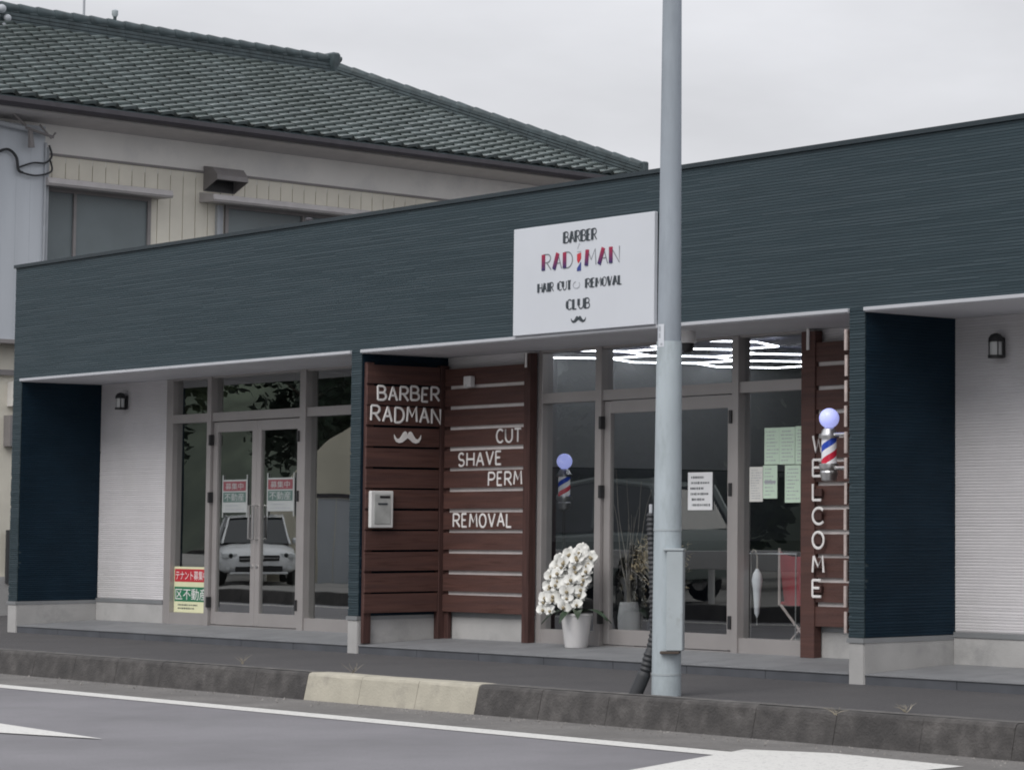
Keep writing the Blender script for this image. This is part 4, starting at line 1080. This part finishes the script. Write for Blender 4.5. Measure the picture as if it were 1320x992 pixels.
def swag(pts, r=.016, n=24):
    P_ = [Vector(p) for p in pts]; out = []
    for i in range(len(P_) - 1):
        a = P_[max(i - 1, 0)]; b = P_[i]; c = P_[i + 1]; d = P_[min(i + 2, len(P_) - 1)]
        for k in range(8):
            t_ = k / 8; out.append(.5 * ((2 * b) + (c - a) * t_ + (2 * a - 5 * b + 4 * c - d) * t_ ** 2 + (3 * b - a - 3 * c + d) * t_ ** 3))
    out.append(P_[-1]); q.tube(out, r, 6)
swag([hp(1.9, .3, 5.88), hp(2.12, .3, 6.0), hp(2.26, .3, 5.92), hp(2.30, .3, 5.75), hp(2.36, .3, 5.72)], .018)
swag([hp(2.30, .3, 5.78), hp(2.5, .3, 5.86), hp(2.68, .3, 5.88), hp(2.78, .28, 5.98), hp(2.74, .28, 6.12)], .013)
swag([hp(2.33, .3, 5.72), hp(2.55, .3, 5.70), hp(2.78, .28, 5.78), hp(2.8, .2, 5.95)], .013)
q.build('cable', M['cable'], HS)
# meters on the lower wall
q = MB(); q.box(2.40, 2.58, -.019, .13, 2.70, 3.02, MH); q.build('meter_box', M['house_white'], HS)
q = MB(); q.box(2.36, 2.54, -.019, .14, 2.18, 2.58, MH); q.build('gas_meter', M['house_trim'], HS)
q = MB(); swag([hp(2.5, .1, 2.2), hp(2.46, .12, 1.8), hp(2.40, .14, 1.55), hp(2.52, .1, 1.48)], .012); q.build('meter_cable', M['cable'], HS)
q = MB(); q.tube([hp(2.43, .05, 1.1), hp(2.43, .05, .42)], .04, 8); q.build('drain_hose', M['cable'], HS)
q = MB(); q.tube([hp(2.5, .1, 3.5), hp(2.5, .1, 3.0)], .012, 6); q.build('supply_cable', M['cable'], HS)
q = MB(); q.box(2.1, 2.6, -.018, .06, 3.10, 3.17, MH); q.build('lower_trim', M['house_trim'], HS)
# eaves
q = MB()
q.add([hp(U0 - .5, 0, 6.44), hp(U1 + .75, 0, 6.44), hp(U1 + .75, .76, 6.47), hp(U0 - .5, .76, 6.47), hp(U0 - .5, 0, 6.50), hp(U1 + .75, 0, 6.50), hp(U1 + .75, .76, 6.52), hp(U0 - .5, .76, 6.52)],
      [(0, 1, 2, 3), (7, 6, 5, 4), (0, 4, 5, 1), (2, 6, 7, 3), (0, 3, 7, 4), (1, 5, 6, 2)])
q.build('eave_soffit', M['eave'], HS)
q = MB()
vsg = []; fsg = []; prof = [(.765, 6.60), (.765, 6.515), (.79, 6.485), (.83, 6.475), (.87, 6.49), (.895, 6.53), (.895, 6.59), (.885, 6.59), (.87, 6.53), (.79, 6.52), (.775, 6.60)]
for u in (U0 - .5, U1 + .85): vsg += [hp(u, n, z) for n, z in prof]
k = len(prof); q.add(vsg, [(i, (i + 1) % k, k + (i + 1) % k, k + i) for i in range(k)] + [tuple(range(k)), tuple(range(2 * k - 1, k - 1, -1))]); q.build('gutter', M['gutter'], HS)
# roof: pantiles course by course
UE, NE, ZE = 12.74, .84, 6.60
NR = -2.5; SLP = .485
RS = .24; run = NE - NR; SL = math.sqrt(1 + SLP * SLP); exposure = .165; cw = .29
ncourse = int(run * SL / exposure)
rnd = random.Random(31)
q = MB()
prof = [(0, -.004), (.10, .004), (.25, .018), (.45, .030), (.64, .041), (.75, .044), (.85, .032), (.93, .006), (.999, -.008)]
for c in range(ncourse + 1):
    s0 = c * exposure / SL; s1 = min(run, (c + 1.22) * exposure / SL)          # plan distance from eave
    umax = UE - s0 * (1 + RS / run) + .05
    ncol = int((umax - (U0 - .5)) / cw) + 1
    for j in range(ncol):
        ua = U0 - .5 + j * cw
        if ua > umax - .08: continue
        tl = rnd.uniform(-.003, .003); tw = rnd.uniform(-.004, .004)
        vs = []; fs = []
        for f_, h_ in prof:
            u = min(ua + f_ * cw, umax)
            hh = h_ + tl + tw * f_
            n0, n1 = NE - s0, NE - s1
            zlo = ZE + s0 * SLP + hh + .052; zhi = ZE + s1 * SLP + hh
            vs += [hp(u, n0 - .045, zlo - .042), hp(u, n0, zlo), hp(u, n1, zhi)]
        for k in range(len(prof) - 1):
            a = k * 3; b = a + 3
            fs += [(a, b, b + 1, a + 1), (a + 1, b + 1, b + 2, a + 2)]
        q.add(vs, fs, False)
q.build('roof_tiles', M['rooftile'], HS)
q = MB(); zr_ = ZE + run * SLP
bn = NR - run
q.add([hp(U0 - .5, NE, ZE), hp(UE, NE, ZE), hp(UE - run - RS, NR, zr_), hp(U0 - .5, NR, zr_), hp(UE, bn, ZE), hp(U0 - .5, bn, ZE)],
      [(0, 1, 2, 3), (1, 4, 2), (2, 4, 5, 3), (0, 3, 5), (0, 5, 4, 1)]); q.build('roof_deck', M['ridge'], HS)
# stacked ridge and hip
def ridge_run(mb, a, b, w, h, courses):
    a = Vector(a); b = Vector(b); d = (b - a); ln = d.length; d.normalize(); sdv = d.cross(Vector((0, 0, 1))).normalized(); upv = sdv.cross(d).normalized()
    for i in range(courses):
        z0 = h * i / courses; z1 = h * (i + 1) / courses - .012; ww = w * (1 - .12 * i)
        nseg = int(ln / .3)
        for k in range(nseg):
            p0 = a + d * (ln * k / nseg + .002); p1 = a + d * (ln * (k + 1) / nseg - .002)
            o = random.uniform(-.003, .003)
            vs = [p + sdv * (s * (ww + o)) + upv * z for p in (p0, p1) for s in (-1, 1) for z in (z0, z1)]
            mb.add(vs, [(0, 1, 3, 2), (4, 6, 7, 5), (0, 4, 5, 1), (2, 3, 7, 6), (1, 5, 7, 3), (0, 2, 6, 4)])
    nseg = int(ln / .28)
    for k in range(nseg):                      # half-round cap tiles, each one lapped on the next
        p0 = a + d * (ln * k / nseg); p1 = a + d * (ln * (k + 1) / nseg + .02)
        mb.tube([p0 + upv * h, p0 + upv * h + d * .03, p1 + upv * h], [w * .50, w * .56, w * .44], 10)
q = MB(); ridge_run(q, hp(U0 - .5, NR, zr_ - .13), hp(UE - run - RS, NR, zr_ - .13), .15, .34, 6); q.build('ridge', M['ridge'], HS)
q = MB(); ridge_run(q, hp(UE - run - RS, NR, zr_ - .08), hp(UE - .02, NE - .02, ZE + .02), .14, .20, 4); q.build('hip_ridge', M['ridge'], HS)
q = MB(); c = hp(UE - run - RS + .04, NR, zr_ + .17)
q.bbox(-.09, .07, -.15, .15, -.22, .14, .03, Matrix.Translation(c) @ MH.to_3x3().to_4x4()); q.tube([c + HU * .05 + Vector((0, 0, .08)), c + HU * .16 + Vector((0, 0, .06))], .05, 10); q.build('ridge_end_tile', M['ridge'], HS)
c = hp(UE - .03, NE - .03, ZE + .12)
q = MB(); q.bbox(-.06, .06, -.12, .12, -.10, .17, .02, Matrix.Translation(c) @ MH.to_3x3().to_4x4()); q.build('hip_end_tile', M['ridge'], HS)
# crest tile at the near end of the ridge (pale rounded lobes)
q = MB()
for dz, du_, r_ in ((-.02, 0, .07), (-.14, .09, .06), (-.13, -.08, .055), (-.24, .02, .05), (-.03, -.13, .06)): q.ball(tuple(hp(3.5 + du_, NR + .17, zr_ + .17 + dz)), r_ * .9, 12, 8)
q.build('crest_tile', M['pipe'], HS)
# windows and awnings
def house_window(u0, u1, z0, z1, split):
    f = MB(); e = .05
    f.box(u0, u0 + e, .005, .05, z0, z1, MH); f.box(u1 - e, u1, .005, .05, z0, z1, MH); f.box(u0 + e, u1 - e, .005, .05, z1 - e, z1, MH); f.box(u0 + e, u1 - e, .005, .05, z0, z0 + e, MH)
    f.box(split - .02, split + .02, .006, .045, z0 + e, z1 - e, MH)
    fo = f.build('window', M['house_trim'], HS)
    for a, b, n in ((u0 + e, split - .02, .012), (split + .02, u1 - e, .022)):
        p = MB(); p.box(a, b, .006, n, z0 + e, z1 - e, MH); p.build('pane', M['shutter'], fo)
house_window(2.80, 4.42, 4.55, 5.60, 3.28); house_window(5.60, 7.65, 4.55, 5.62, 6.9)
def awning(u0, u1, z):
    a = MB(); vs = [hp(u, n, zz) for u in (u0, u1) for n, zz in ((.006, z), (.006, z + .14), (.34, z + .09), (.36, z + .02), (.34, z - .01))]
    a.add(vs, [(i, (i + 1) % 5, 5 + (i + 1) % 5, 5 + i) for i in range(5)] + [(4, 3, 2, 1, 0), (5, 6, 7, 8, 9)]); a.build('awning', M['awning'], HS)
awning(2.70, 4.56, 5.60); awning(5.20, 7.95, 5.62)
q = MB(); q.box(5.46, 5.58, .004, .02, 4.55, 5.60, MH); q.box(5.46, 5.50, .02, .06, 4.55, 5.6, MH); q.build('downpipe', M['pipe'], HS)
# vent hood above the second awning
q = MB(); vs = []
for u in (5.26, 5.76): vs += [hp(u, n, z) for n, z in ((.006, 5.78), (.006, 6.13), (.22, 6.10), (.34, 5.98), (.34, 5.92))]
q.add(vs, [(i, (i + 1) % 5, 5 + (i + 1) % 5, 5 + i) for i in range(4)] + [(4, 3, 2, 1, 0), (5, 6, 7, 8, 9)]); q.build('vent_hood', M['house_trim'], HS)
q = MB(); q.box(5.28, 5.74, .007, .02, 5.79, 5.95, MH); q.build('vent_grille', M['black'], HS)
# aerial and finial on the ridge
t = thing('roof_aerial', 'thin aerial mast rising from the tiled ridge', 'aerial', tuple(hp(5.3, -3.2, 8.3)))
q = MB(); b0 = hp(5.3, -3.2, 7.8); q.tube([b0, b0 + Vector((0, 0, 2.6))], .018, 8); q.build('mast', M['pipe'], t)
q = MB(); q.tube([b0 + Vector((-.5, 0, 2.4)), b0 + Vector((.5, 0, 2.4))], .01, 6)
for k in range(5): q.tube([b0 + Vector((-.45 + .22 * k, -.3, 2.4)), b0 + Vector((-.45 + .22 * k, .3, 2.4))], .006, 6)
q.build('antenna_element', M['pipe'], t)
t = thing('roof_vent', 'small dark vent cap standing on the tiled ridge right of the aerial', 'vent', tuple(hp(5.35, -2.5, 8.4)))
q = MB(); b0 = hp(5.38, -2.5, 8.42); q.tube([b0, b0 + Vector((0, 0, .16))], .025, 8); q.build('stem', M['ridge'], t)
q = MB(); q.lathe([(.03, 0), (.045, .03), (.045, .09), (.02, .11)], tuple(b0 + Vector((0, 0, .13))), 12); q.build('cap', M['polebox'], t)
# short vent pipe on the shop's parapet roof
t = thing('roof_pipe', 'short grey vent pipe showing above the parapet in front of the house window', 'pipe', (5.4, .35, 3.62))
q = MB(); q.tube([(5.36, .4, 3.62), (5.36, .4, 4.10)], .026, 10); q.build('shaft', M['gutter'], t)
q = MB(); q.lathe([(.034, 0), (.034, .02), (.02, .03)], (5.36, .4, 4.10), 14); q.build('cap', M['gutter'], t)

# ------------------------------------------------------------------ dry weeds along the kerb
def weed(x, y, h, n, label, seed):
    rnd = random.Random(seed)
    t = thing('dry_weed', label, 'weed', (x, y, 0), 'dry weeds growing along the pavement edge')
    q = MB()
    for i in range(n):
        a = rnd.uniform(0, 2 * PI); sp = rnd.uniform(.01, .09); hh = h * rnd.uniform(.5, 1)
        q.tube([(x + sp * u * math.cos(a) * u + rnd.uniform(-.015, .015), y + sp * u * math.sin(a), hh * u) for u in (0, .35, .7, 1)], [.0022, .0018, .0014, .0006], 3)
    q.build('stalks', M['weed'], t)
weed(7.9, -1.7, .09, 8, 'thin dry weed on the pavement nearest the vacant shop', 1)
weed(9.75, -1.8, .08, 8, 'thin dry weed on the pavement behind the cream kerb blocks', 2)
weed(16.0, -1.78, .06, 10, 'low dry weed at the kerb below the navy return wall', 4)
weed(15.87, -2.25, .05, 8, 'tiny weed sprouting at the foot of the kerb', 5)

# ------------------------------------------------------------------ across the road (seen mirrored in the shop glass)
def car(loc, ang, paint, label, group=None):
    t = thing('parked_car', label, 'car', (0, 0, 0), group)
    # body: cross sections along length (x forward)
    L_ = 4.2
    secs = [(-2.1, .42, .74, .70), (-2.02, .30, .92, .80), (-1.7, .24, .98, .84), (-.8, .22, .98, .86), (.4, .22, .96, .86), (1.1, .22, .94, .86), (1.7, .24, .84, .82), (1.98, .27, .74, .74), (2.1, .36, .60, .62)]
    q = MB(); vs = []; fs = []; n = 16
    for x, zb_, zt, hw in secs:
        cz = (zb_ + zt) / 2; hz = (zt - zb_) / 2
        for k in range(n):
            a = 2 * PI * k / n; c, s = math.cos(a), math.sin(a)
            vs.append((x, hw * abs(c) ** .45 * (1 if c >= 0 else -1), cz + hz * abs(s) ** .45 * (1 if s >= 0 else -1)))
    for i in range(len(secs) - 1):
        for k in range(n): fs.append((i * n + k, i * n + (k + 1) % n, (i + 1) * n + (k + 1) % n, (i + 1) * n + k))
    fs += [tuple(range(n - 1, -1, -1)), tuple((len(secs) - 1) * n + k for k in range(n))]
    q.add(vs, fs, True); bd = q.build('body', paint, t)
    q = MB(); vs = []; fs = []                     # cabin
    cab = [(-1.95, .93, .74), (-1.55, 1.46, .60), (-.3, 1.56, .62), (.35, 1.50, .60), (1.25, .93, .74)]
    for x, z, hw in cab: vs += [(x, -hw, z), (x, hw, z)]
    for i in range(len(cab) - 1): fs.append((i * 2, i * 2 + 2, i * 2 + 3, i * 2 + 1))
    b_ = len(vs)
    for x, z, hw in cab: vs += [(x, -.78, .90), (x, .78, .90)]
    for i in range(len(cab) - 1):
        fs.append((i * 2, b_ + i * 2, b_ + i * 2 + 2, i * 2 + 2)); fs.append((i * 2 + 1, i * 2 + 3, b_ + i * 2 + 3, b_ + i * 2 + 1))
    q.add(vs, fs, False); q.build('cabin_glass', M['carglass'], t)
    q = MB(); q.add([(-1.6, -.62, 1.465), (-1.6, .62, 1.465), (-.3, .64, 1.575), (-.3, -.64, 1.575), (.40, .61, 1.505), (.40, -.61, 1.505)], [(0, 3, 2, 1), (3, 5, 4, 2)]); 
    for s in (-1, 1):
        q.tube([(.36, s * .61, 1.50), (1.28, s * .75, .93)], .028, 6); q.tube([(-.35, s * .64, 1.56), (-.4, s * .79, .95)], .045, 6); q.tube([(-1.55, s * .61, 1.46), (-1.98, s * .75, .93)], .06, 6); q.tube([(-1.55, s * .62, 1.46), (-.3, s * .64, 1.565), (.36, s * .61, 1.50)], .035, 6)
    q.build('roof', paint, t)
    q = MB(); q.bbox(2.0, 2.125, -.42, .42, .53, .66, .012); q.build('grille', M['black'], t)
    q = MB(); q.bbox(2.126, 2.134, -.40, .40, .585, .60, .002); q.bbox(2.126, 2.138, -.05, .05, .56, .63, .004); q.build('chrome_bar', M['steel'], t)
    q = MB(); q.bbox(1.98, 2.125, -.50, .50, .30, .42, .012); q.build('air_intake', M['black'], t)
    q = MB(); q.bbox(1.98, 2.14, -.62, .62, .235, .285, .015); q.build('bumper_lip', paint, t)
    q = MB(); q.bbox(2.127, 2.145, -.165, .165, .43, .515, .003); q.build('number_plate', M['paper'], t)
    for s in (-1, 1):
        q = MB(); q.bbox(1.72, 2.06, s * .62 - .17, s * .62 + .17, .60, .73, .03); hl = q.build('headlight', M['headlamp'], t)
        q = MB(); q.lathe([(.05, 0), (.05, .02)], n=16, M=Matrix.Translation((2.058, s * .60, .665)) @ Matrix.Rotation(PI / 2, 4, 'Y')); q.build('reflector', M['carglass'], hl)
        q = MB(); q.lathe([(.05, 0), (.05, .02)], n=16, M=Matrix.Translation((2.075, s * .66, .40)) @ Matrix.Rotation(PI / 2, 4, 'Y')); q.build('fog_lamp', M['headlamp'], t)
        q = MB(); q.bbox(.75, .95, s * .9 - .08, s * .9 + .08, .93, 1.06, .03); q.build('mirror', paint, t)
        for x in (-1.3, 1.28):
            q = MB(); q.lathe([(.2, -.1), (.31, -.09), (.325, 0), (.31, .09), (.2, .1)], n=24, M=Matrix.Translation((x, s * .74, .325)) @ Matrix.Rotation(PI / 2, 4, 'X')); w = q.build('wheel', M['tyre'], t)
            q = MB(); q.lathe([(.19, -.105), (.19, .105)], n=20, M=Matrix.Translation((x, s * .74, .325)) @ Matrix.Rotation(PI / 2, 4, 'X')); q.build('rim', M['steel'], w)
    t.location = loc; t.rotation_euler = (0, 0, ang)
    return t
car((-26.2, -16.3, -.165), R(27), M['silver'], 'silver car across the road mirrored in the vacant shop doors')
car((-30.4, -15.6, -.165), R(34), M['carwhite'], 'white car across the road mirrored in the narrow vacant shop sidelight')
car((-9.2, -13.4, -.165), R(175), mat('grey_green_car_paint', (.22, .26, .25), .3, .05, coat=.6), 'grey green van across the road mirrored in the barber glass').scale = (1.1, 1.12, 1.36)

# barrel-roofed beige warehouse
VB = thing('arched_warehouse', 'beige barrel roofed warehouse across the road mirrored in the vacant shop glass', 'warehouse', (-27, -22, -.17))
q = MB(); ax = Vector((-.864, -.503, 0)); sx_ = Vector((-.503, .864, 0)); cc = Vector((-27.2, -18.8, -.17)) + sx_ * -3.0
prof = [(4.4 * math.cos(R(a)), .9 + 3.4 * math.sin(R(a))) for a in range(0, 181, 12)]
prof = [(4.4, 0)] + prof + [(-4.4, 0)]
k = len(prof); vs = [cc + sx_ * a + Vector((0, 0, z)) for a, z in prof] + [cc + ax * 14 + sx_ * a + Vector((0, 0, z)) for a, z in prof]
q.add(vs, [(i, i + 1, k + i + 1, k + i) for i in range(k - 1)], True); q.add(vs[:k], [tuple(range(k))]); q.build('shell', M['vault'], VB)
q = MB(); f0 = cc - ax * .02
q.prism([f0 + sx_ * a + Vector((0, 0, z)) for a, z in ((-1.8, .02), (1.8, .02), (1.8, 2.2), (-1.8, 2.2))], -ax * .05); q.build('shutter_door', M['polegrey'], VB)
q = MB(); q.box(-14, 2, -30, -24, -.2, 3.4); LB = thing('office_block', 'long pale low building across the road mirrored in the barber glass', 'building', (-6, -27, -.17)); q.build('wall', M['house_white'], LB)
q = MB(); q.box(-14.3, 2.3, -30.3, -23.7, 3.4, 3.65); q.build('roof', M['roofing'], LB)
for k in range(6):
    q = MB(); q.bbox(-13 + 2.5 * k, -11.4 + 2.5 * k, -23.99, -23.9, .9, 2.3, .01); q.build('window', M['shutter'], LB)

SF = thing('sheet_fence', 'blue grey sheet fence in front of the arched warehouse mirrored in the vacant shop glass', 'fence', (-25, -20, -.17))
q = MB(); f1 = cc - ax * 1.6
for k in range(16):
    a0 = -3.4 + .42 * k; q.prism([f1 + sx_ * a0 + Vector((0, 0, .0)), f1 + sx_ * (a0 + .40) , f1 + sx_ * (a0 + .40) + Vector((0, 0, 1.95)), f1 + sx_ * a0 + Vector((0, 0, 1.95))], -ax * (.04 + .015 * (k % 2)))
q.build('sheet_panel', M['house_blue'], SF)
q = MB(); q.prism([f1 + sx_ * -3.42 + Vector((0, 0, 1.96)), f1 + sx_ * 3.33 + Vector((0, 0, 1.96)), f1 + sx_ * 3.33 + Vector((0, 0, 2.06)), f1 + sx_ * -3.42 + Vector((0, 0, 2.06))], -ax * .09); q.build('top_rail', M['gutter'], SF)

def tree(x, y, h, rad, m, label, seed, n=9000):
    rnd = random.Random(seed)
    t = thing('tree', label, 'tree', (x, y, -.17), 'trees beyond the road')
    q = MB(); q.tube([(x, y, -.2), (x + .1, y, h * .3), (x - .05, y + .1, h * .6), (x, y, h * .9)], [.22, .17, .1, .03], 8)
    cl = []
    for i in range(16):
        a = rnd.uniform(0, 2 * PI); zz = h * rnd.uniform(.3, .95); rr = rad * (1.1 - .75 * abs(zz / h - .55)) * rnd.uniform(.35, .8)
        c = Vector((x + rr * math.cos(a), y + rr * math.sin(a), zz)); cl.append((c, rad * rnd.uniform(.35, .55)))
        q.tube([(x, y, zz * .7), c], [.06, .015], 5)
    q.build('trunk', M['bark'], t)
    q = MB()
    for i in range(n):
        c, r_ = cl[i % len(cl)]
        d = Vector((rnd.gauss(0, 1), rnd.gauss(0, 1), rnd.gauss(0, .8))); d = d.normalized() * r_ * rnd.random() ** .4
        p = c + d; a = Vector((rnd.uniform(-1, 1), rnd.uniform(-1, 1), rnd.uniform(-.6, .6))).normalized() * .15; b = a.orthogonal().normalized() * .10
        q.add([p - a, p + b, p + a, p - b], [(0, 1, 2, 3)])
    q.build('crown', m, t)
g = MB(); vs = []; nx, ny = 60, 8
for i in range(nx + 1):
    x = -140 + 190 * i / nx
    for j in range(ny + 1):
        y = -48 - 30 * j / ny; u = j / ny
        vs.append((x, y, -.3 + (math.sin(min(1, u * 1.6) * PI / 2)) * (13 + 3 * math.sin(x * .09) + 2 * math.sin(x * .23 + 1)) * (1 if j else 0) + random.uniform(-.5, .5)))
g.add(vs, [(i * (ny + 1) + j, (i + 1) * (ny + 1) + j, (i + 1) * (ny + 1) + j + 1, i * (ny + 1) + j + 1) for i in range(nx) for j in range(ny)], True)
structure(g, 'wooded_hill', M['hill'])
tl = [(-33, -25, 9, 3.2, 'tall broad dark tree behind the silver car'), (-39, -21, 10, 3.5, 'tallest tree at the far left end of the row'), (-44, -29, 10, 3.6, 'tree at the back behind the tallest one'),
      (-19, -23, 7.5, 3.0, 'round tree right of the arched warehouse'), (-22.5, -31, 8, 3.2, 'tree behind the arched warehouse'), (-15.5, -19.5, 4.2, 2.4, 'low bushy tree in front of the long pale building'),
      (-50, -24, 9, 3.3, 'far tree furthest along the road')]
for i, (x, y, h, r_, lb) in enumerate(tl): tree(x, y, h, r_, M['crown'] if i % 2 else M['crown2'], lb, 50 + i)
# guard rail on the far side
t = thing('guard_rail', 'white guard rail along the far kerb mirrored in the barber glass', 'guard rail', (-4, -10.1, -.17))
q = MB(); q.bbox(-11, 6, -10.13, -10.08, .50, .78, .012); q.build('beam', M['rail'], t)
for k in range(9):
    q = MB(); q.tube([(-10.6 + 2 * k, -10.15, -.17), (-10.6 + 2 * k, -10.15, .75)], .05, 8); q.build('post', M['rail'], t)
